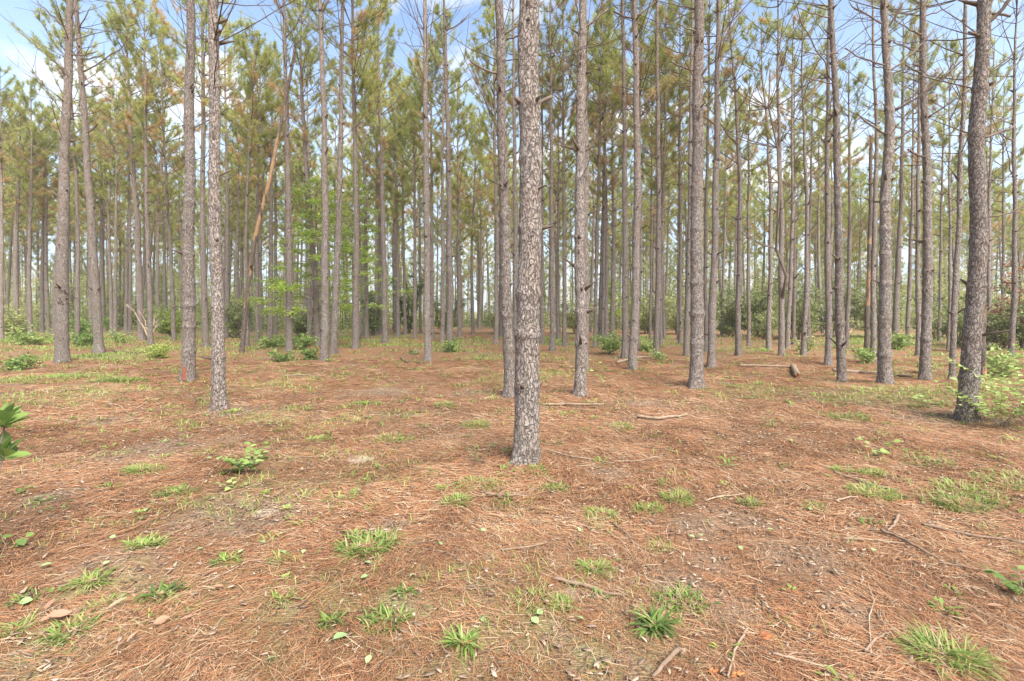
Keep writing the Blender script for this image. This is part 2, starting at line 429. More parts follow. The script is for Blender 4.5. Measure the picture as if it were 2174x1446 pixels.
# wood chips, bark flakes and shredded bits: shapes like short splinters
def chips():
    b = MB()
    n = 42000
    d = np.sqrt(R.random(n) * (9 ** 2 - 1.6 ** 2) + 1.6 ** 2)
    x = (R.random(n) * 2 - 1) * 1.22 * d
    k = R.random(n) < .35 + .65 * soilf(x, d)
    x = x[k]; y = d[k]; n = len(x)
    a = R.random(n) * 6.283; L = R.uniform(.006, .028, n); w = L * R.uniform(.10, .38, n)
    z = gz(x, y) + .006 + R.random(n) * .018
    til = R.normal(0, .35, n)
    ca, sa = np.cos(a), np.sin(a)
    pts = [(-1, -.6), (-.3, -1), (1, -.2), (.6, .7), (-.5, 1)]
    V = np.stack([np.stack([x + ca * L * p - sa * w * q, y + sa * L * p + ca * w * q, z + til * L * p * .5 + .003 * (i % 2)], -1) for i, (p, q) in enumerate(pts)], 1)
    V2 = V.copy(); V2[:, :, 2] -= .004
    VV = np.concatenate([V, V2], 1)
    base = np.arange(n)[:, None] * 10
    T = np.concatenate([base + np.array(t) for t in ((0, 1, 2), (0, 2, 3), (0, 3, 4), (7, 6, 5), (8, 7, 5), (9, 8, 5))])
    Q = np.concatenate([base + np.array([i, i + 5, (i + 1) % 5 + 5, (i + 1) % 5]) for i in range(5)])
    b.add(VV, Q, T, np.repeat(R.random(n) ** 1.5, 10))
    tag(b.obj('wood_chip_debris', WOOD), 'scattered wood chips and bark flakes on the bare soil patches', 'wood chips', kind='stuff')
chips()

# ------------------------------------------------------------------ pines
def needles(b, C, D, m, L, w, tint, spread=1.0):
    """m needles per tuft, fanning forward from each twig tip"""
    n = len(C)
    if n == 0: return
    C = np.repeat(C, m, 0); D = np.repeat(D, m, 0); tt = np.repeat(tint, m)
    d = unit(D * .75 + unit(R.normal(0, 1, (n * m, 3))) * spread)
    s = unit(np.cross(d, R.normal(0, 1, (n * m, 3))))
    l = (L * R.uniform(.6, 1.15, n * m))[:, None]
    A = C - D * R.uniform(0, .10, (n * m, 1))
    w = np.broadcast_to(w, (n * m, 1)) if np.ndim(w) == 0 else w
    V = np.stack([A + s * w * .5, A - s * w * .5, A + d * l * .6 - s * w * .4, A + d * l + np.array([0, 0, -.02]), A + d * l * .6 + s * w * .4], 1)
    base = np.arange(n * m)[:, None] * 5
    T = base + np.array([2, 3, 4]); Q = base + np.array([0, 1, 2, 4])
    b.add(V, Q, T, np.repeat(np.clip(tt + R.normal(0, .05, n * m), 0, 1), 5))

def bend_path(p0, az, el0, el1, L, k=6, jit=.05):
    """a branch path that leaves at elevation el0 and ends at el1"""
    pts = [np.array(p0, float)]; st = L / (k - 1)
    for i in range(1, k):
        f = i / (k - 1); e = el0 + (el1 - el0) * f
        a = az + R.normal(0, jit) * 2
        az = az * .6 + a * .4
        pts.append(pts[-1] + st * np.array([math.cos(az) * math.cos(e), math.sin(az) * math.cos(e), math.sin(e)]))
    P = np.array(pts)
    P[1:] += R.normal(0, jit * st * .5, (k - 1, 3))
    return P

def pine(axis, r0, H, q, zdead=2.4, crown=.55, brown=.15, top=None, dens=1.0, dead=1.0):
    """axis(z)->xy local; returns trunk, dead wood and crown builders. q: 2 close, 1 middle, 0 far"""
    tk, db, cb = MB(), MB(), MB()
    seed = int(R.integers(1e6))
    flare = .34 * r0
    def rad(z):
        return r0 * np.maximum(1 - z / H, 0) ** .72 * .985 + flare * np.exp(-np.maximum(z, 0) / .17) + .006
    zt = H if top is None else top
    if q == 2:
        zs = np.concatenate([np.arange(-.12, min(6.5, zt), .03), np.arange(min(6.5, zt), zt, .25), [zt]]); sides = 44
    elif q == 1:
        zs = np.concatenate([np.arange(-.12, zt, .14), [zt]]); sides = 14
    else:
        zs = np.concatenate([np.arange(-.12, zt, .35), [zt]]); sides = 7
    zs = np.unique(zs)
    if top is None: zs = zs[zs <= H]
    th = np.arange(sides) * 2 * math.pi / sides
    whorls = []
    z = 0.5 + R.random() * .4
    while z < H - .3:
        whorls.append(z); z += R.uniform(.38, .78)
    rr = rad(zs)[:, None] * np.ones((1, sides))
    wh = sum(np.exp(-((zs - w) / .05) ** 2) * R.uniform(.06, .20) for w in whorls)
    rr = rr * (1 + wh[:, None])
    ang = th[None, :] * r0 / .045
    zz = zs[:, None]
    # periodic bark relief
    per = max(6, int(2 * math.pi * r0 / .05))
    uu = th[None, :] / (2 * math.pi) * per
    def pn(u, v, s):
        i = np.floor(u); f = u - i; f = f * f * (3 - 2 * f); j = np.floor(v); g_ = v - j; g_ = g_ * g_ * (3 - 2 * g_)
        i0 = i.astype(np.int64) % per; i1 = (i0 + 1) % per; j0 = j.astype(np.int64)
        a = hash2(i0, j0, s); b_ = hash2(i1, j0, s); c = hash2(i0, j0 + 1, s); d = hash2(i1, j0 + 1, s)
        return (a + (b_ - a) * f) * (1 - g_) + (c + (d - c) * f) * g_
    UU, ZZ = np.broadcast_arrays(uu, zz)
    amp = .010 if q == 2 else .009
    rr = rr + (pn(UU, ZZ / .09, seed) - .5) * amp + (pn(UU + .3, ZZ / .035, seed + 4) - .5) * amp * .6
    rr = rr * (1 + (pn(UU / 3.0, ZZ / .5, seed + 9) - .5) * .07)
    # root flare lobes
    rr = rr + np.exp(-np.maximum(zz, 0) / .10) * r0 * .16 * np.sin(th * 4 + seed)[None, :]
    ax = np.array([axis(z) for z in zs])
    V = np.stack([ax[:, 0, None] + rr * np.cos(th), ax[:, 1, None] + rr * np.sin(th), ZZ + np.zeros_like(rr)], -1)
    k = len(zs); idx = np.arange(k * sides).reshape(k, sides)
    a = idx[:-1]; c = idx[1:]
    Q = np.stack([a, np.roll(a, -1, 1), np.roll(c, -1, 1), c], -1).reshape(-1, 4)
    if top is not None:
        V[-1, :, 2] += (hash2(np.arange(sides), np.zeros(sides, int), seed) - .3) * .25
    Vf = np.vstack([V.reshape(-1, 3), [[ax[-1, 0], ax[-1, 1], zs[-1] + (.0 if top is None else -.02)]]])
    T = np.stack([idx[-1], np.roll(idx[-1], -1), np.full(sides, k * sides)], -1)
    tk.add(Vf, Q, T, .5)
    if top is not None: whorls = [w for w in whorls if w < top - .2]
    zc = H * crown
    if top is None and q:   # unseen thin rod inside the trunk, only joins the branch tubes together
        zz_ = np.arange(.3, H - .5, .6)
        tube(db, [np.array([*axis(z), z]) for z in zz_], .006, 3, .3)
    for w in whorls:
        c0 = np.array([*axis(w), w]); r = float(rad(w))
        if w < zc or top is not None:
            # snapped stubs and knots on the clean lower stem, long dead branches further up
            for _ in range(R.integers(0, 4) if q else R.integers(0, 2)):
                az = R.random() * 6.283
                L = R.uniform(.02, .075) if R.random() < .8 else R.uniform(.08, .28)
                e = R.uniform(.2, .9)
                p = c0 + r * .8 * np.array([math.cos(az), math.sin(az), 0])
                dr = np.array([math.cos(az) * math.cos(e), math.sin(az) * math.cos(e), math.sin(e)])
                tube(tk, [p, p + dr * (L * .6 + r * .25), p + dr * (L + r * .3)], np.array([.034, .020, .008]) * R.uniform(.6, 1.1), 5 if q else 3, R.uniform(0, .25), mat=1)
            f = (w - zdead) / max(zc - zdead, .1)
            if f > 0 and top is None:
                nb = R.integers(0, 2) if f < .3 else (R.integers(1, 4) if f < .7 else R.integers(2, 5))
                nb = int(round(nb * dead + R.random() * .5))
                if q == 0: nb = min(nb, 2 if f < .7 else 3)
                for _ in range(nb):
                    az = R.random() * 6.283
                    L = R.uniform(.25, .9) + R.random() ** 1.6 * (1.0 + 1.6 * f)
                    e0 = R.uniform(.15, .8); e1 = e0 + R.uniform(-.1, .45)
                    P = bend_path(c0 + r * .7 * np.array([math.cos(az), math.sin(az), 0]), az, e0, e1, L, 6)
                    rb = .0045 + .0036 * L
                    tn = R.uniform(0, .5)
                    tube(db, P, np.linspace(rb, .003, 6), 4 if q else 3, tn, cap=False)
                    for _ in range(R.integers(1, 5) if L > .7 else 0):
                        j = R.integers(2, 6); a2 = az + R.choice([-1, 1]) * R.uniform(.4, 1.0)
                        P2 = bend_path(P[j - 1], a2, e1 + R.uniform(-.3, .3), e1 + .3, L * R.uniform(.2, .5), 4)
                        tube(db, P2, np.linspace(rb * .5, .002, 4), 3, tn, cap=False)
        else:
            g_ = (w - zc) / (H - zc)
            sh = (.35 + 1.25 * g_ / .3) if g_ < .3 else 1.6 * (1 - (g_ - .3) / .7) ** .8 + .22
            nb = (R.integers(4, 7) if q else R.integers(4, 6)) if dens >= 1 else R.integers(3, 6)
            for _ in range(nb):
                az = R.random() * 6.283
                L = max(.25, sh * R.uniform(.55, 1.25) * H / 16.0 * 1.3)
                e0 = .25 + .55 * g_ + R.uniform(-.15, .2); e1 = e0 + R.uniform(.2, .65)
                P = bend_path(c0, az, e0, min(e1, 1.4), L, 6)
                rb = .007 + .008 * L
                tube(db, P, np.linspace(rb, .004, 6), 4 if q == 2 else 3, .35, cap=False)
                Cs = [P[-1]]; Ds = [unit(P[-1] - P[-2])]
                dead = R.random() < (brown * 1.8 if g_ < .35 else brown * .3)
                nsub = int(2 + L * (4.2 if q else 3.0))
                for _ in range(nsub):
                    j = R.uniform(.35, 1) * 5; i = int(min(j, 4)); f = j - i
                    p = P[i] * (1 - f) + P[i + 1] * f
                    a2 = az + R.normal(0, .8)
                    l2 = R.uniform(.15, .45) * (.5 + L * .35)
                    P2 = bend_path(p, a2, e1 * .6 + R.uniform(-.4, .4), e1 + .3, l2, 3)
                    if q: tube(db, P2, np.linspace(.006, .003, 3), 3, .4, cap=False)
                    Cs += [P2[-1]]; Ds += [unit(P2[-1] - P2[-2])]
                    if R.random() < .55: Cs += [P2[1]]; Ds += [unit(P2[-1] - P2[0])]
                Cs = np.array(Cs); Ds = np.array(Ds)
                base = R.uniform(.2, .65)
                if dead: tn = R.uniform(.84, 1, len(Cs))
                else: tn = np.clip(base + R.normal(0, .09, len(Cs)), 0, .72)
                if q: needles(cb, Cs, Ds, 22 if dens >= 1 else 19, .20 if dens >= 1 else .17, .0125, tn)
                else: needles(cb, Cs, Ds, 15, .25, .021, tn)
    return tk, db, cb

def stem_axis(pts, base, d):
    """pts: (x, y) pixels of the stem from foot to top of the frame -> function z -> local xy"""
    zs = [CH + (HOR - y) / F_ * d for _, y in pts]; xs = [(x - W_ / 2) / F_ * d for x, _ in pts]
    zs[0] = base[2]; xs[0] = base[0]
    zs = np.array(zs) - base[2]; xs = np.array(xs) - base[0]
    sl = (xs[-1] - xs[0]) / max(zs[-1] - zs[0], .5) * .6
    zs = np.append(zs, zs[-1] + 20); xs = np.append(xs, xs[-1] + sl * 20)
    zf = np.linspace(0, zs[-1], 240); xf = np.interp(zf, zs, xs)
    ker = np.hanning(9); ker /= ker.sum()
    xp = np.pad(xf, 4, mode='edge'); xp[:4] = xf[0]; xf2 = np.convolve(xp, ker, 'valid')
    xf2[0] = 0
    ph, a = R.random() * 6, R.uniform(.02, .07); sy = R.normal(0, .008)
    wx = R.uniform(.004, .014)
    return lambda z: (float(np.interp(z, zf, xf2)) + wx * math.sin(z * 2.1 + ph) , a * math.sin(z * .45 + ph) - a * math.sin(ph) + sy * z)

# x, y of foot; width px near the foot; stem x at (y) higher up; short name for landmarks
L_ = None
TREES = [
 # (x, y, w, [(x,y)...], landmark name, label)
 (133, 767, 31, [(134, 600), (137, 470), (134, 330), (139, 180), (143, 0)], 'scarred', 'thick scarred pine near the left edge, a dark torn wound on its trunk'),
 (401, 802, 29, [(398, 600), (397, 450), (395, 250), (396, 0)], 'red-footed', 'thick red-footed pine whose foot has a bare red patch of rubbed bark'),
 (466, 868, 29, [(460, 600), (455, 450), (450, 200), (448, 0)], 'pale-barked', 'pale-barked grey pine leaning slightly left, the nearest one standing left of centre'),
 (689, 765, 17, [(690, 600), (689, 460), (688, 300), (684, 120), (679, 0)], 'clean-stemmed', 'clean-stemmed straight pine just left of centre with bright weeds left of its foot'),
 (908, 766, 15, [(906, 600), (905, 400), (903, 150), (902, 0)], 'lone slim', 'lone slim straight pine on open needles, midway from left weeds to central trunk'),
 (1081, 840, 23, [(1078, 700), (1074, 560), (1069, 400), (1066, 250), (1063, 110), (1057, 0)], 'bent', 'bent pine right behind the central trunk, leaning left towards the top'),
 (1113, 978, 50, [(1120, 780), (1126, 560), (1125, 400), (1122, 250), (1120, 130), (1127, 0)], 'central', 'central pine, nearest of all, with flaking grey bark and a snapped side stub'),
 (1232, 838, 23, [(1234, 700), (1231, 520), (1231, 400), (1234, 200), (1238, 0)], 'knotty', 'straight knotty pine next to the central one with green sprouts at its foot'),
 (1479, 817, 29, [(1481, 650), (1484, 500), (1483, 400), (1488, 280), (1489, 120), (1491, 0)], 'rough', 'thick rough pine right of centre with knots and long dead side branches high up'),
 (1787, 811, 20, [(1782, 650), (1778, 500), (1775, 380), (1769, 220), (1764, 130), (1758, 0)], 'leaning', 'slender leaning pine on the right, tilted left with a long fallen log behind its foot'),
 (1879, 813, 29, [(1877, 680), (1880, 480), (1881, 400), (1890, 300), (1893, 190), (1888, 90), (1884, 0)], 'crooked', 'crooked thick pine on the right with a small green plant growing at its foot'),
 (1964, 806, 24, [(1967, 640), (1971, 480), (1969, 300), (1966, 150), (1965, 0)], 'brown', 'straight brown pine between the crooked pine and the silvery pine'),
 (2052, 890, 44, [(2060, 700), (2068, 500), (2064, 390), (2060, 300), (2072, 150), (2079, 0)], 'silvery', 'big silvery pine near the right edge, thickly ridged, with vine stems at its foot'),
 (2147, 758, 14, [(2149, 620), (2151, 460), (2152, 300), (2155, 120)], 'edge', 'edge pine, rightmost trunk of the photo, in front of dark bushes'),
 # middle distance
 (211, 745, 22, [(206, 620), (199, 480), (188, 330), (179, 200), (170, 90), (165, 0)]), (437, 737, 15, [(434, 600), (432, 470), (432, 250), (427, 0)]), (320, 732, 12, [(317, 600), (310, 470), (306, 300), (306, 100)]),
 (301, 722, 17, [(296, 600), (295, 470), (283, 330), (276, 200), (272, 120)]), (370, 723, 9, [(364, 560), (354, 430), (347, 300), (343, 150)]), (164, 730, 11, [(163, 500), (157, 200)]),
 (3, 722, 11, [(5, 500), (3, 300)]), (36, 711, 14, [(33, 500), (38, 300)]), (65, 714, 11, [(62, 500), (66, 300)]), (90, 706, 10, [(90, 460), (92, 300)]), (103, 706, 10, [(100, 500), (96, 300)]),
 (193, 706, 9, [(190, 500)]), (219, 704, 11, [(215, 480), (212, 330), (209, 150)]), (236, 707, 9, [(231, 480), (236, 300)]), (245, 714, 9, [(242, 480), (246, 300)]), (267, 706, 9, [(272, 460), (270, 300)]), (276, 711, 9, [(274, 450)]),
 (336, 706, 9, [(334, 460), (345, 250)]), (348, 704, 8, [(345, 480)]), (484, 716, 11, [(481, 500), (479, 300)]), (505, 712, 8, [(505, 500)]), (525, 736, 8, [(523, 460), (529, 300), (536, 80)]),
 (546, 727, 9, [(546, 500), (553, 200)]), (553, 716, 9, [(551, 480), (566, 200)]), (573, 722, 12, [(572, 480), (575, 250)]), (585, 711, 8, [(585, 500)]), (614, 746, 15, [(616, 620), (617, 460), (616, 300), (612, 150), (608, 0)]),
 (657, 717, 10, [(655, 500)]), (675, 735, 14, [(668, 560), (657, 420), (645, 250), (637, 110), (644, 0)]), (708, 751, 15, [(713, 600), (717, 480), (719, 300), (721, 110), (724, 0)]), (755, 740, 14, [(756, 600), (758, 480), (757, 300), (752, 100)]),
 (779, 718, 9, [(776, 460), (770, 260)]), (799, 712, 9, [(799, 480)]), (817, 728, 13, [(816, 600), (813, 480), (809, 300), (803, 180)]), (845, 714, 8, [(843, 480), (842, 300)]), (860, 711, 7, [(857, 480)]),
 (881, 718, 8, [(881, 480), (880, 320)]), (893, 708, 6, [(892, 480)]), (917, 722, 9, [(918, 480), (916, 300)]), (939, 728, 9, [(940, 500), (938, 330), (941, 200)]), (955, 747, 14, [(956, 600), (954, 450), (950, 250), (945, 100), (943, 0)]),
 (975, 718, 9, [(974, 480), (972, 300)]), (1053, 731, 9, [(1055, 500), (1050, 300)]), (1064, 716, 7, [(1062, 500)]), (1094, 748, 12, [(1095, 500), (1092, 300), (1090, 60)]),
 (1151, 730, 8, [(1151, 500)]), (1173, 746, 11, [(1172, 600), (1171, 460), (1170, 250), (1168, 80)]), (1184, 720, 7, [(1185, 500)]), (1198, 736, 9, [(1197, 480), (1195, 250), (1195, 60)]),
 (1243, 786, 14, [(1243, 600), (1243, 460), (1245, 320), (1240, 150)]), (1263, 738, 8, [(1268, 480), (1272, 300)]), (1272, 722, 7, [(1279, 480)]), (1279, 725, 7, [(1282, 480), (1285, 300)]), (1286, 722, 10, [(1288, 500), (1283, 280)]),
 (1299, 718, 9, [(1303, 500), (1300, 330)]), (1326, 760, 13, [(1328, 600), (1327, 460), (1325, 250), (1322, 120), (1319, 0)]), (1343, 785, 17, [(1347, 640), (1351, 460), (1351, 280), (1348, 120), (1344, 0)]), (1353, 745, 8, [(1360, 500), (1358, 300)]),
 (1380, 720, 6, [(1382, 500)]), (1393, 757, 12, [(1396, 600), (1397, 460), (1396, 250), (1395, 0)]), (1402, 733, 8, [(1405, 480), (1413, 250)]), (1410, 720, 6, [(1404, 480)]), (1439, 722, 5, [(1440, 480)]), (1444, 732, 8, [(1447, 480), (1444, 280)]),
 (1457, 755, 12, [(1460, 600), (1464, 460), (1467, 200), (1470, 80)]), (1498, 743, 9, [(1500, 480), (1506, 250)]), (1509, 781, 17, [(1515, 620), (1519, 460), (1522, 250), (1524, 100), (1526, 0)]), (1532, 710, 6, [(1535, 480)]),
 (1567, 755, 13, [(1568, 600), (1571, 420), (1567, 280), (1561, 170), (1549, 0)]), (1590, 735, 8, [(1592, 480)]), (1631, 742, 11, [(1634, 600), (1634, 440), (1628, 280), (1618, 140)]),
 (1660, 755, 13, [(1659, 640), (1663, 470), (1660, 300), (1656, 150)]), (1671, 740, 10, [(1678, 560), (1681, 420), (1680, 300)]), (1685, 731, 7, [(1686, 480)]), (1706, 752, 11, [(1710, 600), (1711, 460), (1706, 300), (1701, 180)]),
 (1716, 732, 9, [(1720, 480)]), (1759, 773, 15, [(1762, 620), (1763, 500), (1765, 380)]), (1797, 738, 10, [(1803, 500), (1805, 200)]), (1853, 770, 13, [(1858, 620), (1862, 480), (1869, 340), (1866, 200), (1860, 60)]),
 (1900, 737, 14, [(1904, 600), (1911, 460), (1915, 300)]), (1926, 733, 10, [(1930, 480)]), (1950, 755, 12, [(1951, 600), (1953, 480), (1955, 300)]), (1994, 725, 8, [(2000, 460)]), (2014, 745, 8, [(2019, 500)]),
 (2020, 806, 13, [(2028, 650), (2035, 480), (2036, 350), (2040, 200), (2039, 0)]), (2098, 735, 11, [(2101, 500), (2105, 300)]), (2125, 722, 8, [(2128, 480)]),
]
marks = sorted([(t[0], t[4]) for t in TREES if len(t) > 4])
def gap(px):
    l = [m for m in marks if m[0] < px]; r = [m for m in marks if m[0] >= px]
    if not l: return f'left of the {r[0][1]} pine'
    if not r: return f'right of the {l[-1][1]} pine'
    return f'between the {l[-1][1]} and {r[0][1]} pines'
ORD = ['first', 'second', 'third', 'fourth', 'fifth', 'sixth', 'seventh', 'eighth', 'ninth', 'tenth', 'eleventh', 'twelfth', 'thirteenth', 'fourteenth', 'fifteenth', 'sixteenth']
def number(rows, fmt):
    """rows: (px, obj, gap) -> each gets an ordinal label inside its gap"""
    by = {}
    for px, o, gp in rows: by.setdefault(gp, []).append((px, o))
    for gp, v in by.items():
        v.sort(key=lambda r: r[0])
        for i, (px, o) in enumerate(v):
            o['label'] = fmt(i, len(v), gp)
FEET = []
BRANCH = {   # hand-placed broken branches: tree x -> (x0,y0,x1,y1,thickness px)
 133: [(150, 112, 209, 112, 5), (128, 58, 88, 8, 5), (133, 165, 138, 145, 6), (150, 240, 172, 242, 3), (130, 425, 124, 408, 4), (124, 160, 112, 140, 3), (150, 90, 170, 150, 3)],
 211: [(172, 82, 178, 17, 4), (178, 18, 158, 16, 4), (190, 285, 212, 264, 4), (182, 128, 236, 122, 4), (184, 155, 290, 75, 4), (178, 62, 200, 20, 4)],
 466: [(458, 45, 479, 38, 7), (460, 70, 471, 66, 6), (462, 310, 460, 280, 5), (466, 372, 488, 360, 4)],
 401: [(406, 185, 412, 178, 4)],
 1113: [(1142, 224, 1172, 208, 10), (1120, 50, 1119, 20, 8), (1100, 80, 1076, 92, 5), (1148, 405, 1158, 402, 5)],
 1081: [(1068, 172, 1000, 142, 5), (1066, 130, 1064, 60, 4), (1070, 340, 1032, 322, 4), (1072, 90, 1100, 72, 4), (1070, 405, 1080, 385, 4)],
 1232: [(1233, 225, 1257, 186, 5), (1224, 222, 1220, 205, 4), (1222, 312, 1180, 306, 4), (1244, 322, 1262, 308, 5), (1232, 150, 1233, 112, 4), (1246, 58, 1290, 20, 4), (1233, 555, 1228, 530, 4)],
 1343: [(1344, 45, 1300, 33, 4), (1350, 40, 1398, 0, 4), (1346, 262, 1312, 200, 3)],
 1479: [(1500, 124, 1586, 16, 6), (1478, 112, 1392, 101, 4), (1476, 143, 1427, 124, 4), (1494, 235, 1520, 262, 4), (1488, 110, 1482, 62, 5), (1490, 265, 1484, 234, 5), (1478, 58, 1440, 48, 3), (1494, 160, 1502, 142, 5)],
 1567: [(1566, 308, 1520, 258, 5), (1568, 305, 1600, 180, 4), (1569, 365, 1640, 338, 3), (1564, 200, 1530, 140, 3)],
 1787: [(1758, 183, 1655, 10, 4), (1760, 182, 1665, 152, 4), (1752, 42, 1672, 28, 4), (1770, 160, 1800, 100, 3), (1780, 300, 1832, 260, 3)],
 1879: [(1881, 135, 1780, 113, 5), (1780, 113, 1696, 104, 4), (1880, 286, 1810, 246, 6), (1903, 152, 1985, 62, 6), (1896, 300, 1932, 275, 5), (1874, 45, 1800, 5, 5), (1900, 240, 2050, 110, 5), (1902, 60, 1912, 10, 5), (1885, 395, 1900, 345, 4), (1886, 200, 1907, 190, 4), (1903, 355, 1990, 250, 4)],
 1964: [(1960, 334, 1928, 316, 5), (1960, 106, 1897, 88, 5), (1958, 70, 1880, 50, 4), (1974, 185, 2001, 152, 4), (1972, 30, 2030, 5, 4), (1957, 152, 1926, 134, 4)],
 2052: [(2086, 212, 2180, 100, 5), (2084, 296, 2140, 272, 5), (2090, 465, 2180, 432, 5), (2080, 168, 2190, 60, 4), (2094, 38, 2128, 45, 6), (2052, 82, 2036, 80, 5), (2092, 380, 2172, 380, 3), (2110, 65, 2120, 2, 8)],
 2147: [(2147, 380, 2104, 225, 3), (2150, 300, 2120, 280, 3)],
 1660: [(1659, 640, 1632, 150, 8)], 320: [(316, 565, 340, 430, 6)],
 614: [(616, 90, 650, 35, 4), (610, 100, 560, 20, 3)], 908: [(904, 130, 925, 0, 4), (902, 130, 860, 90, 3), (906, 110, 880, 10, 3)], 955: [(950, 200, 1005, 165, 4), (950, 65, 1000, 30, 4), (948, 210, 915, 185, 3)],
 689: [(688, 30, 700, 0, 5), (690, 250, 700, 245, 4), (690, 330, 700, 315, 4)],
}
mid_rows = []
cnt = 0
for T in TREES:
    px, py, w, up = T[:4]
    X, Y, Z = G(px, py)
    FEET.append((X, Y))
    tx = (px - W_ / 2) / F_
    D = w * Y / F_ / math.sqrt(1 + tx * tx)
    r0 = np.clip(D / 2 * 1.0, .055, .24)
    q = 2 if Y < 12.5 else 1
    H = float(np.clip((12.9 if px > 1540 else 15.6) + 22 * (r0 - .1), 12, 18.5) + R.uniform(-1.3, 1.3))
    airy = px > 1540 or Y < 13
    ax = stem_axis([(px, py)] + up, (X, Y, Z), Y)
    root = empty('pine_tree', (X, Y, Z))
    tk, db, cb = pine(ax, float(r0), H, q, zdead=R.uniform(2.6, 4.2), crown=max(R.uniform(.52, .64) if airy else R.uniform(.44, .58), min(.85, (1.9 + .643 * Y) / H) if Y < 18 else 0), brown=R.uniform(.05, .28), dens=.5 if airy else 1.0, dead=1.15 if airy else 1.15)
    tk.obj('trunk', [BARK, TWIG], root, smooth=(q < 2))
    db.obj('branches', TWIG, root)
    cb.obj('crown', NEEDLES, root)
    for (x0, y0, x1, y1, th_) in BRANCH.get(px, []):
        b = MB()
        zA = CH + (HOR - y0) / F_ * Y - Z; zB = CH + (HOR - y1) / F_ * Y - Z
        axy = ax(zA)
        sx0 = (x0 - W_ / 2) / F_ * Y - X; sx1 = (x1 - W_ / 2) / F_ * Y - X
        connected = abs(sx0 - axy[0]) < r0 * 2.2
        P0 = np.array([axy[0] if connected else sx0, axy[1] if connected else 0.0, zA])
        L = math.hypot(sx1 - P0[0], zB - zA)
        dep = -abs(R.normal(0, .12)) * L - (r0 * 1.1 if abs(x1 - x0) < 12 else 0)
        P1 = np.array([sx1, axy[1] + dep, zB])
        n = 8; f = np.linspace(0, 1, n)[:, None]
        P = P0 * (1 - f) + P1 * f
        P[:, 2] += -np.sin(f[:, 0] * math.pi) * L * .06 * np.sign(zB - zA + .01)
        P[1:-1] += R.normal(0, .012 * L, (n - 2, 3))
        rr = th_ / 2 / F_ * Y * (.8 if L > .6 else 1)
        tube(b, P, np.linspace(rr, rr * (.45 if L > .6 else .8), n), 8, R.uniform(.05, .5), wob=.12)
        if L > .5:
            for _ in range(int(2 + L * 2.2)):
                j = R.integers(3, n); az = R.random() * 6.283
                P2 = bend_path(P[j - 1], (0 if sx1 > P0[0] else math.pi) + R.normal(0, .7), R.uniform(-.1, .7), R.uniform(.3, 1.2), L * R.uniform(.12, .35), 4)
                tube(b, P2, np.linspace(rr * .4, rr * .15, 4), 4, .4, cap=False)
        b.obj('broken_branch', TWIG, root)
    if len(T) > 4:
        tag(root, T[5], 'pine tree', 'large pines in the front of the stand')
    else:
        tag(root, 'x', 'pine tree', 'middle-distance pines standing on open needles')
        mid_rows.append((px, root, gap(px)))
number(mid_rows, lambda i, n, gp: f'{ORD[i]} mid-distance pine from the left {gp}' if n > 1 else f'only mid-distance pine {gp}')
for px, o, gp in mid_rows:
    pass

# far pines: copies of eleven kinds
def copy_tree(root):
    c = root.copy(); COL.objects.link(c)
    for ch in root.children:
        d = ch.copy(); COL.objects.link(d); d.parent = c
    return c
def far_proto(loc):
    ph = R.random() * 6; a = R.uniform(.03, .12); lx, ly = R.normal(0, .012, 2)
    ax = lambda z: (a * math.sin(z * .4 + ph) - a * math.sin(ph) + lx * z, a * math.cos(z * .33 + ph) - a * math.cos(ph) + ly * z)
    root = empty('pine_tree', loc)
    tk, db, cb = pine(ax, R.uniform(.095, .135), R.uniform(14.0, 17.2), 0, zdead=R.uniform(2, 3.5), crown=R.uniform(.40, .54), brown=R.uniform(.04, .28))
    tk.obj('trunk', [BARK, TWIG], root, smooth=True); db.obj('branches', TWIG, root); cb.obj('crown', NEEDLES, root)
    return root, (tk, db, cb)
spots = []
for yy in np.arange(30.5, 64, 3.1):
    for xx in np.arange(-76, 76, 2.9):
        x = xx + R.normal(0, .55) + (yy % 6.2) * .2; y = yy + R.normal(0, .8)
        t = x / y
        if abs(t) > 1.12 or y < 30: continue
        if min((x - a) ** 2 + (y - b) ** 2 for a, b in FEET) < 2.2: continue
        p = t * F_ + W_ / 2
        if 985 < p < 1048 and y < 45 and R.random() < .35: continue
        if y < 37 and R.random() < .35: continue
        if R.random() < .14: continue
        spots.append((x, y))
spots.sort(key=lambda s: s[1])
n_each = 185
near_spots = spots[:n_each]; rest = spots[n_each:]
protos = []
far_rows = {}
for i, (x, y) in enumerate(near_spots):
    if i < 12:
        root, bl = far_proto((x, y, float(gz(x, y)))); protos.append((root, bl))
        o = root
    else:
        o = copy_tree(protos[int(R.integers(12))][0])
        o.location = (x, y, float(gz(x, y)) - .03)
    o.rotation_euler = (0, 0, R.random() * 6.283)
    s = R.uniform(.86, 1.12) * (.88 if x / y > .45 else 1); o.scale = (s, s, s * R.uniform(.94, 1.06))
    px = x / y * F_ + W_ / 2
    gp = gap(px)
    tag(o, f'slender far pine rooted in the undergrowth {gp}', 'pine tree', f'far pines {gp}')
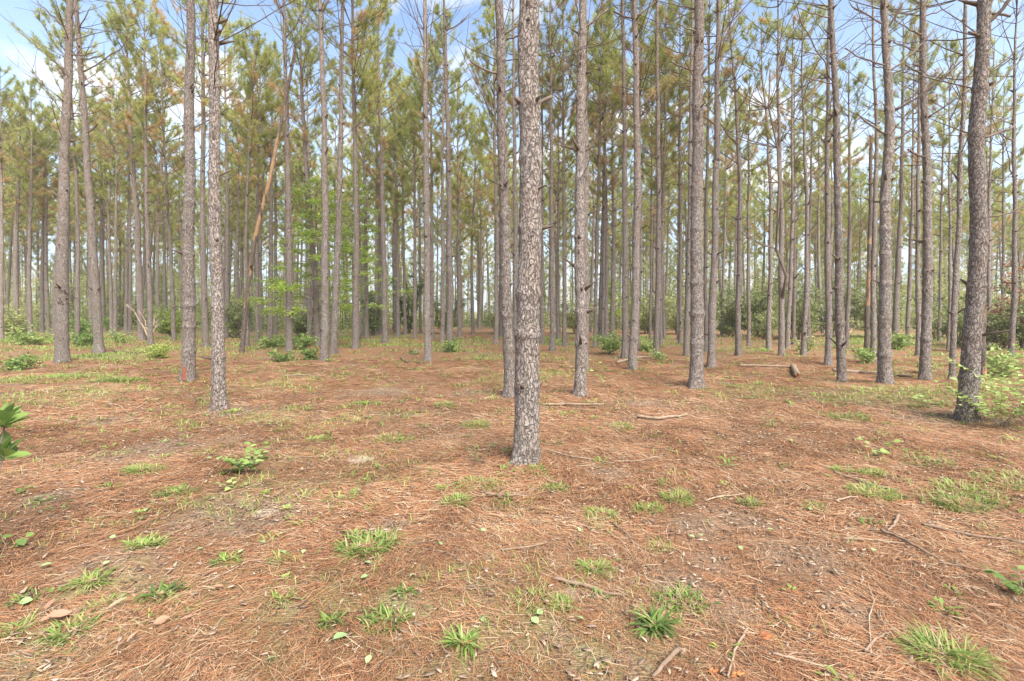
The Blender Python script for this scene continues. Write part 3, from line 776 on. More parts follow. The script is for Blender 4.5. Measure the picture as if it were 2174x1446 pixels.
# the woods beyond them, one mass
b = MB(); b2 = MB(); b3 = MB()
extra = list(rest)
for _ in range(170):
    y = R.uniform(62, 95); x = y * R.uniform(-1.12, 1.12); p = x / y * F_ + W_ / 2
    extra.append((x, y))
bm = MB()
for x, y in extra:
    tk, db, cb = protos[int(R.integers(12))][1]
    low = y > 52 and R.random() < .6
    a = R.random() * 6.283; s = R.uniform(.55, .8) if low else R.uniform(.85, 1.05)
    M = np.array([[math.cos(a), -math.sin(a), 0], [math.sin(a), math.cos(a), 0], [0, 0, 1]]) * s
    off = (x, y, float(gz(x, y)) - (3.4 * s if low else 0))
    bm.merge(tk, M, off, 0); bm.merge(cb, M, off, 1)
    if y < 75: bm.merge(db, M, off, 2)
for _ in range(120):     # young pines growing under the far edge
    y = R.uniform(46, 80); x = y * R.uniform(-1.12, 1.12)
    p = x / y * F_ + W_ / 2
    tk, db, cb = protos[int(R.integers(12))][1]
    s = R.uniform(.22, .5); a = R.random() * 6.283
    if 1000 < p < 1040: s = .22
    M = np.array([[math.cos(a), -math.sin(a), 0], [math.sin(a), math.cos(a), 0], [0, 0, 1]]) * s
    M[2] *= .9; M[:2] *= 1.8
    bm.merge(cb, M, (x, y, float(gz(x, y)) - s * 4.5), 1)
tag(bm.obj('distant_pine_woods', [BARK, NEEDLES, TWIG]), 'mass of distant pines beyond the stand closing off the view', 'woods', kind='stuff')

# ------------------------------------------------------------------ special dead stems
def snag(px, py, w, up, top_y, label, name='dead_pine', extra_tint=None):
    X, Y, Z = G(px, py); FEET.append((X, Y))
    D = w * Y / F_ / math.sqrt(1 + ((px - W_ / 2) / F_) ** 2)
    ax = stem_axis([(px, py)] + up, (X, Y, Z), Y)
    top = CH + (HOR - top_y) / F_ * Y - Z
    root = empty(name, (X, Y, Z))
    tk, db, cb = pine(ax, D / 2, top * 1.9 if top > 3 else 16, 1 if Y > 12 else 2, top=top)
    if extra_tint:
        for a in range(len(tk.v)):
            z = tk.v[a][:, 2]; t = np.zeros(len(z), np.float32)
            for (za, zb, val) in extra_tint:
                t = np.maximum(t, np.where((z > za) & (z < zb), val, 0))
            tk.tint[a] = t.astype(np.float32)
    tk.obj('trunk', [SNAG, TWIG], root, smooth=True)
    return tag(root, label, 'dead tree')
def zpx(y, Y): return CH + (HOR - y) / F_ * Y
Ys = G(511, 748)[1]
snag(513, 748, 10, [(527, 610), (540, 520), (554, 460), (575, 380), (597, 270), (612, 190), (626, 118)], 110,
     'dead leaning pine with peeling bark and orange bare wood, propped towards its neighbour', extra_tint=[(zpx(660, Ys), zpx(560, Ys), .42), (zpx(560, Ys), zpx(505, Ys), .35), (zpx(505, Ys), zpx(300, Ys), .60), (zpx(300, Ys), zpx(225, Ys), .42)])
Yb = G(1840, 740)[1]
snag(1840, 740, 11, [(1842, 640), (1845, 560), (1847, 470), (1850, 300)], 290,
     'dead standing pine on the right with orange bare patches half way up', extra_tint=[(zpx(655, Yb), zpx(550, Yb), .6), (zpx(520, Yb), zpx(505, Yb), .6)])
snag(2087, 805, 15, [(2086, 700), (2085, 663)], 662, 'short snapped-off pine trunk standing behind the big silvery pine', name='broken_trunk')
# second stem of the forked pines: part of a shrub-free fork
# ------------------------------------------------------------------ leaves and plants
OV = [(0, 0), (.18, .22), (.45, .33), (.72, .25), (1, 0), (.72, -.25), (.45, -.33), (.18, -.22)]
def leaves(b, C, dirs, L, tint, wid=1.0, droop=.15):
    """flat ovate leaves with a folded midrib; C (n,3) leaf bases, dirs (n,3)"""
    n = len(C); d = unit(dirs)
    s = unit(np.cross(d, np.tile([0, 0, 1.0], (n, 1)) + R.normal(0, .35, (n, 3))))
    u = np.cross(s, d)
    L = np.broadcast_to(L, (n,))[:, None]
    V = []
    for (p, q) in OV:
        V.append(C + d * L * p + s * L * q * wid + u * L * (abs(q) * .35 - droop * p * p))
    V.append(C + d * L * .45 - u * L * droop * .2)
    V = np.stack(V, 1)
    base = np.arange(n)[:, None] * 9
    T = np.concatenate([base + np.array([i, (i + 1) % 8, 8]) for i in range(8)])
    b.add(V, None, T, np.repeat(np.broadcast_to(tint, (n,)), 9))
def quads(b, C, size, tint, flatn=.5, asp=1.6, mat=0):
    """leaf-sized facets (pointed), for shrubs far off"""
    n = len(C)
    d = unit(R.normal(0, 1, (n, 3)) * np.array([1, 1, flatn])); s = unit(np.cross(d, R.normal(0, 1, (n, 3))))
    L = (size * R.uniform(.6, 1.3, n))[:, None]
    V = np.stack([C - d * L * .5, C + s * L * .5 / asp, C + d * L * .5, C - s * L * .5 / asp], 1)
    b.add(V, np.arange(n)[:, None] * 4 + np.array([0, 1, 2, 3]), None, np.repeat(tint, 4), mat)
def shrub_parts(h, r, n, leaf, nst=7, low=.12, lean=.5, bare=.3, seedt=.45):
    """stems that fork, leaves along the twigs"""
    st = MB(); C = []; Tn = []
    for i in range(nst):
        az = i * 6.283 / nst + R.normal(0, .4); Ls = h * R.uniform(.6, 1.12)
        P = bend_path((R.normal(0, .06 * r), R.normal(0, .06 * r), -.03), az, math.atan2(h, r * R.uniform(.3, 1.1)), 1.1, Ls, 6, .12)
        tube(st, P, np.linspace(.008 + .006 * h, .004, 6), 5, .35, cap=False)
        for k in range(int(5 + 3 * h)):
            f = R.uniform(low, 1) * 5; j = int(min(f, 4)); p = P[j] * (1 - f + j) + P[j + 1] * (f - j)
            P2 = bend_path(p, R.random() * 6.283, R.uniform(-.1, .9), R.uniform(0, .8), r * R.uniform(.2, .6), 4, .15)
            tube(st, P2, np.linspace(.004 + .002 * h, .002, 4), 3, .35, cap=False)
            m = max(2, int(n / (nst * (5 + 3 * h))))
            g = R.random(m) ** .6 * 2.99; jj = g.astype(int); fr = (g - jj)[:, None]
            pp = P2[jj] * (1 - fr) + P2[jj + 1] * fr + R.normal(0, leaf * 1.1, (m, 3))
            C.append(pp); Tn.append(np.clip(R.normal(seedt, .08) + R.normal(0, .16, m), 0, 1))
    C = np.concatenate(C); Tn = np.concatenate(Tn)
    C[:, 2] = np.maximum(C[:, 2], .01)
    return st, C, Tn
def far_shrub(px, py, h, r, n, leaf, mat_, label, group='shrubs under the pines', name='shrub', tone=.45, cat='shrub', asp=1.6):
    X, Y, Z = G(px, py)
    root = empty(name, (X, Y, Z))
    st, C, Tn = shrub_parts(h, r, n, leaf, seedt=min(tone + (.15 if mat_ is LEAFD else 0), 1))
    st.obj('stems', TWIG, root)
    fb = MB(); quads(fb, C, leaf * 1.8, Tn, asp=asp); fb.obj('foliage', mat_, root)
    return tag(root, label, cat, group)
def near_plant(px, py, h, r, nst, per, leaf, mat_, label, tone=.6, name='seedling', up=1.0, cat='plant', group=None, wid=1.0):
    X, Y, Z = G(px, py)
    root = empty(name, (X, Y, Z))
    st = MB(); lf = MB()
    for i in range(nst):
        az = i * 6.283 / nst + R.normal(0, .5)
        P = bend_path((0, 0, -.02), az, up, up * .5, h * R.uniform(.75, 1.15) / max(math.sin(up * .8), .3), 6, .12)
        P[:, :2] *= 1
        tube(st, P, np.linspace(.003, .0012, 6), 5, .6, cap=False)
        g = np.linspace(.25, .98, per) * 5; j = np.minimum(g.astype(int), 4); fr = (g - j)[:, None]
        C = P[j] * (1 - fr) + P[j + 1] * fr
        side = az + np.where(np.arange(per) % 2, 1, -1) * R.uniform(.6, 1.3, per)
        dr = np.stack([np.cos(side), np.sin(side), R.uniform(-.1, .5, per)], -1)
        leaves(lf, C, dr, leaf * R.uniform(.65, 1.2, per), np.clip(R.normal(tone, .12, per), 0, 1), wid)
    st.obj('stem', TWIG, root); lf.obj('leaves', mat_, root)
    return tag(root, label, cat, group)

# --- far and middle shrubs
SH = [
 (1700, 722, 2.7, 1.9, 5200, .06, LEAFD, 'tall dark evergreen shrub behind the forked pines right of centre', .5),
 (1770, 716, 3.4, 2.2, 5600, .06, LEAFD, 'tallest dark green shrub, behind the left-leaning right pine', .4),
 (1860, 716, 3.2, 2.4, 5600, .06, LEAFD, 'broad dark evergreen shrub behind the crooked right pine', .45),
 (1990, 722, 2.6, 2.0, 5000, .055, LEAFD, 'dense dark shrub between the straight pine and the big silvery pine', .35),
 (2130, 742, 2.2, 1.5, 6500, .045, LEAFD, 'dense dark bush at the right edge in front of the woods', .25),
 (2170, 735, 2.8, 1.6, 6000, .045, LEAFD, 'tall dark bush cut off by the right edge', .35),
 (1605, 714, 3.0, 1.6, 4200, .07, LEAFD, 'glossy dark shrub behind the thick right-centre pine, reaching half way up', .2),
 (1550, 712, 2.6, 1.6, 3600, .07, LEAFD, 'dark leafy shrub just right of the thick right-centre pine', .3),
 (1440, 710, 3.2, 1.9, 4200, .06, LEAFD, 'olive shrub far back, left of the thick right-centre pine', .75),
 (1370, 708, 2.4, 1.6, 3600, .06, LEAFD, 'low far shrub behind the slender pines right of the knotty pine', .6),
 (1225, 708, 2.2, 2.0, 3200, .06, LEAFD, 'far shrub half hidden behind the knotty pine', .6),
 (945, 708, 2.4, 1.5, 3600, .06, LEAFD, 'rounded far shrub between the slim middle pine and the central pine', .35),
 (868, 708, 4.4, .9, 2800, .09, LEAFD, 'narrow dark holly-like shrub left of the slim middle pine', .15),
 (790, 712, 3.0, .9, 2600, .08, LEAFD, 'upright dark shrub between the centre-left pine and the slim middle pine', .2),
 (640, 716, 2.0, 1.6, 3400, .06, LEAFD, 'dark low shrub behind the leafy green young tree', .3),
 (505, 718, 2.2, 1.0, 3000, .06, LEAFD, 'narrow dark shrub behind the dead leaning pine', .4),
 (360, 718, 1.6, 1.4, 2600, .06, LEAFO, 'yellow-green shrub left of the red-footed pine', .4),
 (180, 722, 1.2, 1.0, 2200, .05, LEAFG, 'bright green low shrub right of the scarred left pine', .5),
 (30, 712, 1.6, 1.8, 3200, .06, LEAFD, 'pale olive shrub at the left edge behind the first trunks', .85),
 (1060, 708, 1.8, 1.6, 2800, .06, LEAFD, 'far low shrub behind the bent pine', .6),
 (1620, 722, 1.4, 1.3, 3200, .05, LEAFD, 'low green shrub in front of the glossy dark one right of centre', .55),
 (2040, 735, 1.7, 1.4, 3600, .05, LEAFD, 'mid green bush directly behind the big silvery pine', .5),
]
for (px, py, h, r, n, lf, m_, lab, tone) in SH:
    far_shrub(px, py, h, r, n, lf, m_, lab, tone=tone)
far_shrub(2172, 742, 3.4, 1.1, 1300, .07, LEAFR, 'shrub with withered rust-red leaves at the right edge', tone=.6)
# bright small bushes on the needle floor
for (px, py, h, r, n, lf, m_, lab, tone) in [
 (1292, 756, .75, .75, 900, .05, LEAFG, 'bright green leafy bush between the knotty pine and the slender pines', .7),
 (958, 748, .55, .45, 340, .05, LEAFG, 'small green sprout bush at the foot of the mid-distance pine left of centre', .55),
 (1375, 742, .4, .55, 260, .06, LEAFG, 'light green low sprouts left of the thick right-centre pine', .85),
 (1400, 765, .3, .5, 200, .05, LEAFG, 'flat yellow-green sprouts on the needles in front of the slender pines', .9),
 (1840, 772, .4, .4, 380, .05, LEAFG, 'small round green bush left of the crooked right pine', .65),
 (1905, 742, .7, .9, 700, .06, LEAFG, 'spreading light green bush behind the crooked right pine', .8),
 (1708, 745, .55, .6, 520, .05, LEAFD, 'grey-green low bush at the feet of the forked pines', .85),
 (645, 742, .5, 1.0, 620, .06, LEAFG, 'bright green fern-like patch left of the centre-left pine', .65),
 (575, 738, .45, 1.1, 620, .06, LEAFG, 'pale green sprawling weeds right of the dead leaning pine', .75),
 (600, 768, .25, .9, 420, .05, LEAFG, 'low green weeds with grey twigs in front of the reddish pine', .5),
 (658, 764, .35, .45, 300, .05, LEAFG, 'small green weed clump left of the centre-left pine foot', .35),
 (878, 752, .22, .4, 240, .04, LEAFD, 'dark green low weed on open needles left of the slim middle pine', .6),
 (60, 735, .6, 1.4, 1300, .05, LEAFG, 'mixed green weeds on the ground at the left edge', .75),
 (180, 735, .55, 1.1, 1000, .05, LEAFG, 'low green weeds between the scarred left pine and its neighbour', .45),
 (255, 728, .5, .9, 520, .05, LEAFG, 'yellow-green sprouting weeds behind the small fallen debris on the left', .9),
 (335, 762, .4, .7, 900, .035, LEAFO, 'wispy yellow-green grassy clump left of the red-footed pine', .6),
 (35, 785, .4, .7, 500, .05, LEAFG, 'loose green weeds at the left edge in front of the scarred pine', .5),
 (2120, 800, .7, .8, 500, .06, LEAFG, 'light green leafy bush right of the short broken trunk', .9),
 (1965, 792, .35, .3, 300, .035, LEAFD, 'small sage-green plant at the foot of the straight right pine', .8),
 (1882, 806, .35, .3, 380, .035, LEAFD, 'small sage-green plant at the foot of the crooked right pine', .6),
 (700, 660, .1, .1, 0, .05, None, None, 0),
]:
    if n: far_shrub(px, py, h, r, n, lf, m_, lab, tone=tone, group='small green bushes on the needle floor', name='small_bush', cat='bush')

# undergrowth mass
def undergrowth():
    b = MB()
    for _ in range(520):
        y = R.uniform(33, 72); t = R.uniform(-1.1, 1.1); x = t * y; p = t * F_ + W_ / 2
        if y < 40 and 820 < p < 1240: continue
        h = R.uniform(.5, 3.4) * (1.5 if p > 1300 else 1) * (.6 if 960 < p < 1080 else 1)
        r = R.uniform(.7, 1.7); n = int(R.uniform(160, 380))
        c = unit(R.normal(0, 1, (n, 3))) * (R.random((n, 1)) ** .33)
        c = c * np.array([r, r, h]) ; c[:, 2] = np.abs(c[:, 2])
        c += R.normal(0, .12, c.shape)
        z = float(gz(x, y)); c[:, 2] = np.maximum(c[:, 2], 0) + z
        c[:, 0] += x; c[:, 1] += y
        tone = R.uniform(.15, .95)
        quads(b, c, .17, np.clip(tone + R.normal(0, .13, n), 0, 1), asp=2.2)
    for _ in range(470):          # young trees under the far pines
        y = R.uniform(38, 78); t = R.uniform(-1.12, 1.12); x = t * y; p = t * F_ + W_ / 2
        if 840 < p < 1300 and R.random() < .5: continue
        if 985 < p < 1045 and y < 62: continue
        h = R.uniform(3.0, 8.5); r = R.uniform(.9, 1.9); m = int(R.integers(16, 34)); z0 = float(gz(x, y))
        cc = np.stack([R.normal(0, .45, m) * r, R.normal(0, .45, m) * r, R.uniform(.12, 1, m) * h], -1)
        k = int(R.integers(16, 30))
        c = np.repeat(cc, k, 0) + R.normal(0, 1, (m * k, 3)) * np.array([.30, .30, .14])
        tone = R.uniform(.35, 1.0)
        quads(b, c + np.array([x, y, z0]), .20, np.clip(np.repeat(tone + R.normal(0, .1, m), k) + R.normal(0, .08, m * k), 0, 1), asp=3.2, mat=1)
        tube(b, [[x, y, z0 - .1], [x, y, z0 + h * .95]], [.05, .01], 5, 0.2, mat=2)
    tag(b.obj('undergrowth', [LEAFD, YOUNG, TWIG]), 'hazy green undergrowth filling the far floor of the stand', 'undergrowth', kind='stuff')
undergrowth()

# --- the feathery green young tree left of centre
def young_tree(px, py, H, lab, crown_r=2.2, z0=1.6, nb=30, m_=LEAFO, leaf=.07, per=95, name='young_tree', tone=.45):
    X, Y, Z = G(px, py)
    root = empty(name, (X, Y, Z))
    tk, lm, cr_ = MB(), MB(), MB()
    P = bend_path((0, 0, -.1), R.random() * 6, 1.5, 1.5, H, 12, .06)
    tube(tk, P, np.linspace(.06, .012, 12), 9, .5, wob=.1)
    for i in range(nb):
        z = z0 + (H - z0) * (i + R.random()) / nb
        f = z / H * 11; j = int(min(f, 10)); p = P[j] * (1 - f + j) + P[j + 1] * (f - j)
        L = crown_r * (1.1 - .8 * (z - z0) / (H - z0)) * R.uniform(.6, 1.15)
        az = i * 2.4 + R.normal(0, .3)
        B = bend_path(p, az, R.uniform(.1, .5), R.uniform(-.2, .2), L, 6, .1)
        tube(lm, B, np.linspace(.016, .004, 6), 5, .4, cap=False)
        for k in range(6):
            g = R.uniform(1.2, 4.99); jj = int(g); q_ = B[jj] * (1 - g + jj) + B[jj + 1] * (g - jj)
            B2 = bend_path(q_, az + R.choice([-1, 1]) * R.uniform(.4, 1.1), R.uniform(-.1, .3), R.uniform(-.4, .1), L * R.uniform(.2, .45), 4, .1)
            tube(lm, B2, np.linspace(.006, .002, 4), 3, .4, cap=False)
            mm = int(per * L / crown_r * .35) + 6
            gg = R.random(mm) * 2.99; j3 = gg.astype(int); fr = (gg - j3)[:, None]
            C = B2[j3] * (1 - fr) + B2[j3 + 1] * fr + R.normal(0, 1, (mm, 3)) * np.array([.13, .13, .05])
            quads(cr_, C, leaf * 1.7, np.clip(R.normal(tone, .1) + R.normal(0, .14, mm), 0, 1), flatn=.35, asp=2.6)
    tk.obj('trunk', BARK, root, smooth=True); lm.obj('limbs', TWIG, root); cr_.obj('crown', m_, root)
    return tag(root, lab, 'young tree')
young_tree(655, 735, 6.8, 'feathery bright green young tree among the pines left of centre', 2.3, 1.2, 46, per=190, leaf=.062, m_=LEAFY)
young_tree(765, 722, 8.6, 'tall thin green young tree with wispy sprays between two mid-distance pines', 2.1, 2.4, 40, tone=.55, per=120, m_=LEAFY)
young_tree(1300, 706, 3.6, 'small olive understory tree far behind the knotty pine', 1.5, .8, 16, tone=.3)

# --- near leafy plants
def big_leaf_shoot():
    X, Y = -3.27, 3.0
    root = empty('broadleaf_plant', (X, Y, float(gz(X, Y))))
    st, lf = MB(), MB()
    for (dx, h, n, s) in [(.13, .80, 15, .135), (.12, .60, 10, .14), (.0, .08, 3, .09), (-.08, .98, 8, .14)]:
        P = np.array([[0, 0, -.02], [dx * .4, .0, h * .5], [dx, 0, h]])
        tube(st, P, [.008, .006, .004], 6, .5)
        a = np.arange(n) * 2.4; el = np.linspace(1.2, .1, n)
        D = np.stack([np.cos(a) * np.cos(el), np.sin(a) * np.cos(el), np.sin(el)], -1)
        C = np.array([dx, 0, h]) - np.array([0, 0, 1]) * np.linspace(0, .05, n)[:, None]
        leaves(lf, C, D, s * R.uniform(.8, 1.1, n), np.clip(R.normal(.45, .1, n), 0, 1), .82, .10)
    st.obj('stem', TWIG, root); lf.obj('leaves', LEAFG, root)
    tag(root, 'broad-leaved green shoot poking into the picture at the left edge', 'plant')
big_leaf_shoot()
near_plant(528, 1000, .27, .2, 6, 12, .07, LEAFG, 'light green seedling with rounded leaves on the needles lower left of the front-left pine', .65, wid=1.15)
near_plant(500, 1040, .10, .15, 3, 5, .06, LEAFG, 'low yellow-green seedling just below the taller rounded-leaf seedling', .9)
near_plant(1235, 800, .45, .3, 5, 6, .09, LEAFG, 'light green sprout with drooping leaves at the foot of the knotty pine', .95)
near_plant(1285, 818, .35, .3, 3, 6, .08, LEAFG, 'pale green sprout right of the knotty pine foot', .95)
near_plant(1100, 925, .25, .1, 3, 4, .035, LEAFG, 'tiny vine leaves climbing the front of the central pine foot', .8, up=1.45, name='vine')
near_plant(1862, 965, .16, .2, 3, 5, .07, LEAFG, 'pale maple-like seedling on needles below the crooked right pine', .85, wid=1.3)
near_plant(1018, 985, .20, .08, 3, 9, .035, LEAFG, 'small dark green fern-like sprig left of the central pine foot', .15, up=1.35)
near_plant(1190, 945, .14, .12, 4, 6, .03, LEAFD, 'grey-green wispy sprig right of the central pine foot', .9)
near_plant(1640, 905, .12, .2, 3, 5, .05, LEAFG, 'small green seedling on needles between the two right pines', .6)
near_plant(585, 905, .12, .15, 3, 5, .05, LEAFG, 'yellow-green seedling right of the front-left pine', .9)
near_plant(1975, 862, .22, .3, 4, 8, .075, LEAFG, 'spray of fresh yellow-green leaves left of the big silvery pine', .95, up=.7)
near_plant(2050, 900, .48, .2, 5, 5, .04, LEAFG, 'thin vine stems with small leaves climbing the foot of the big silvery pine', .9, up=1.4, name='vine')
near_plant(2125, 905, .62, .5, 15, 20, .085, LEAFG, 'bright yellow-green leafy bush at the right edge beside the big silvery pine', 1.0, name='leafy_bush', cat='bush')
near_plant(2180, 900, .95, .5, 14, 22, .085, LEAFG, 'taller bright green leafy bush cut off by the right edge', .9, name='leafy_bush', cat='bush')
near_plant(2172, 1262, .12, .3, 7, 7, .045, LEAFG, 'dark green leafy weed cut off by the right edge in the foreground', .3, name='weed')
near_plant(15, 1165, .10, .1, 3, 4, .07, LEAFG, 'single green leafy sprout at the left edge of the foreground', .4)

# ------------------------------------------------------------------ grass clumps
def grass_clump(px, py, r, n, L, wd, label, tone=.5, lie=.75):
    X, Y, Z = G(px, py)
    n = int(n * R.uniform(1.6, 2.6)); wd *= R.uniform(.75, 1.05); L *= R.uniform(.8, 1.05); r *= R.uniform(.9, 1.2); tone += .05
    b = MB()
    a = R.random(n) * 6.283; rr = R.random(n) ** .6 * r
    x0 = np.cos(a) * rr; y0 = np.sin(a) * rr
    rr = rr * (.6 + .8 * vnoise(a * 1.3 + px, a * 0 + py, 5)); x0 = np.cos(a) * rr; y0 = np.sin(a) * rr * R.uniform(.6, 1)
    az = a + R.normal(0, .9, n); el = R.uniform(.1, 1.1, n) * (1.25 - lie * .5)
    ll = L * R.uniform(.5, 1.15, n); w = wd * R.uniform(.6, 1.2, n)
    V = np.zeros((n, 7, 3))
    sx, sy = -np.sin(az), np.cos(az)
    x, y, z = x0.copy(), y0.copy(), gz(X + x0, Y + y0) - Z + .008
    e = el.copy()
    for k, ww in enumerate((.7, 1.0, .75)):
        V[:, 2 * k] = np.stack([x + sx * w * ww / 2, y + sy * w * ww / 2, z], -1)
        V[:, 2 * k + 1] = np.stack([x - sx * w * ww / 2, y - sy * w * ww / 2, z], -1)
        x = x + np.cos(az) * np.cos(e) * ll / 3; y = y + np.sin(az) * np.cos(e) * ll / 3; z = z + np.sin(e) * ll / 3
        e = e - R.uniform(.15, .55, n)
    z = np.maximum(z, gz(X + x, Y + y) - Z + .004)
    V[:, 6] = np.stack([x, y, z], -1)
    base = np.arange(n)[:, None] * 7
    Q = np.concatenate([base + np.array([0, 1, 3, 2]), base + np.array([2, 3, 5, 4])]); T = base + np.array([4, 5, 6])
    tn = np.clip(R.normal(tone, .2, n), 0, .95)
    tn = np.where(R.random(n) < R.uniform(.08, .32), .98, tn)
    b.add(V, Q, T, np.repeat(tn, 7))
    o = b.obj('grass_clump', GRASS, loc=(X, Y, Z), smooth=True)
    return tag(o, label, 'grass clump', 'green grass clumps on the needle floor')
for c in [
 (780, 1165, .13, 150, .11, .010, 'broad bushy green grass clump left of centre in the foreground', .35),
 (310, 1160, .09, 90, .10, .009, 'bright yellow-green grass clump above the bare mound in the lower left', .7),
 (195, 1237, .055, 60, .10, .009, 'bright grass clump on the left of the bare mound', .6),
 (340, 1268, .05, 46, .11, .012, 'dark green broad-bladed clump right of the bare mound', .1),
 (225, 1285, .07, 45, .06, .008, 'small light grass sprouts just under the bare mound', .7),
 (150, 1345, .09, 60, .09, .010, 'dark green grass blades near the bottom left corner', .3),
 (30, 1340, .08, 50, .08, .007, 'yellowish grass blades cut off by the left edge near the bottom', .7),
 (60, 1275, .06, 40, .07, .008, 'green grass sprouts at the left edge above the bottom corner', .4),
 (1390, 1335, .05, 42, .13, .014, 'tall broad-bladed dark green clump near the bottom right of centre', .12),
 (985, 1370, .05, 34, .11, .010, 'spiky green clump near the bottom edge left of centre', .3),
 (820, 1320, .09, 70, .08, .009, 'spread green grass patch near the bottom left of centre', .3),
 (700, 1325, .04, 26, .08, .010, 'small dark green clump at the lower left of centre', .15),
 (1262, 1212, .07, 110, .09, .006, 'rounded fine-bladed grass clump in the centre foreground', .5),
 (1195, 1290, .07, 50, .07, .008, 'pale green sprouts beside the small sandy spot', .4),
 (1440, 1060, .09, 150, .10, .007, 'bright bushy grass clump right of the central pine', .6),
 (1280, 1095, .10, 130, .08, .006, 'pale fine grass clump between the central pine and the bright bushy clump', .75),
 (1375, 1085, .09, 70, .08, .006, 'low fine grass patch just below the bright bushy clump', .5),
 (1590, 1072, .07, 90, .08, .008, 'dark green grass clump on the edge of the bare slope', .25),
 (1855, 1050, .20, 240, .10, .008, 'wide bright green grass patch beside a stick on the right', .65),
 (1790, 1002, .14, 110, .08, .008, 'green grass patch above the stick on the right', .4),
 (1850, 1008, .12, 100, .08, .008, 'second green grass patch above the stick, nearer the right edge', .35),
 (2045, 1045, .25, 220, .10, .008, 'yellow-green grass patch near the right edge', .65),
 (2040, 1075, .22, 200, .11, .008, 'dark green grass patch just below the yellow-green one on the right', .25),
 (2150, 1030, .25, 200, .10, .008, 'bright green grass cut off by the right edge', .6),
 (2000, 1395, .14, 230, .13, .005, 'big fine-bladed green grass tuft in the bottom right corner', .5),
 (1730, 1080, .08, 50, .06, .008, 'small sprouts with pale leaves on the right of the bare slope', .45),
 (1985, 985, .2, 120, .08, .008, 'flat grass patch behind the dark grass on the right', .4),
 (1800, 888, .25, 180, .11, .009, 'dark green grass patch below the crooked right pine', .25),
 (1400, 1165, .08, 40, .06, .006, 'thin grass sprouts in the middle of the right foreground', .6),
 (1440, 1275, .10, 60, .08, .008, 'sprouting green weeds on the chip-strewn slope', .35),
 (970, 1065, .09, 100, .08, .008, 'green grass clump in front of the central pine on the left', .5),
 (1020, 1030, .16, 140, .08, .007, 'loose grass patch at the left front of the central pine', .65),
 (1140, 1000, .08, 70, .06, .008, 'small green tuft touching the front of the central pine foot', .35),
 (1180, 1040, .08, 70, .07, .008, 'small green tuft right in front of the central pine', .4),
 (370, 1048, .12, 130, .08, .008, 'dark green grass patch in the left middle ground', .3),
 (300, 1000, .18, 150, .08, .007, 'long green grass patch left of the rounded-leaf seedling', .55),
 (672, 935, .12, 110, .09, .008, 'bright grass tuft right of the rounded-leaf seedling', .65),
 (835, 935, .18, 170, .09, .009, 'green grass patch left of the central pine', .4),
 (1325, 910, .12, 100, .08, .009, 'dark green grass tuft behind the curved stick right of the central pine', .3),
 (1400, 1378, .0, 0, 0, 0, '', 0),
 (775, 858, .2, 130, .10, .01, 'dark green grass clump in the middle between the front-left and central pines', .35),
 (1010, 905, .2, 130, .09, .009, 'pale grass patch just left behind the central pine', .65),
 (945, 860, .18, 110, .09, .009, 'small grass clump behind the pale patch left of the central pine', .45),
 (115, 803, .9, 700, .16, .014, 'long bright green weed strip on the left behind the grassy debris', .5),
 (250, 808, .5, 330, .14, .012, 'green weed patch right of the long weed strip on the left', .4),
 (480, 1195, .07, 60, .07, .009, 'sparse grass blades on the needles right of the bright left clump', .4),
 (590, 1190, .05, 30, .07, .012, 'broad green blades in the left foreground near fallen leaves', .3),
 (600, 1275, .06, 40, .06, .008, 'thin green sprouts near the bottom left of centre', .35),
 (860, 1260, .04, 22, .07, .010, 'few dark blades beside the curled stick left of centre', .2),
 (1135, 1275, .09, 90, .08, .005, 'fine pale green grass left of the small sandy spot', .7),
]:
    if c[3]: grass_clump(*c)
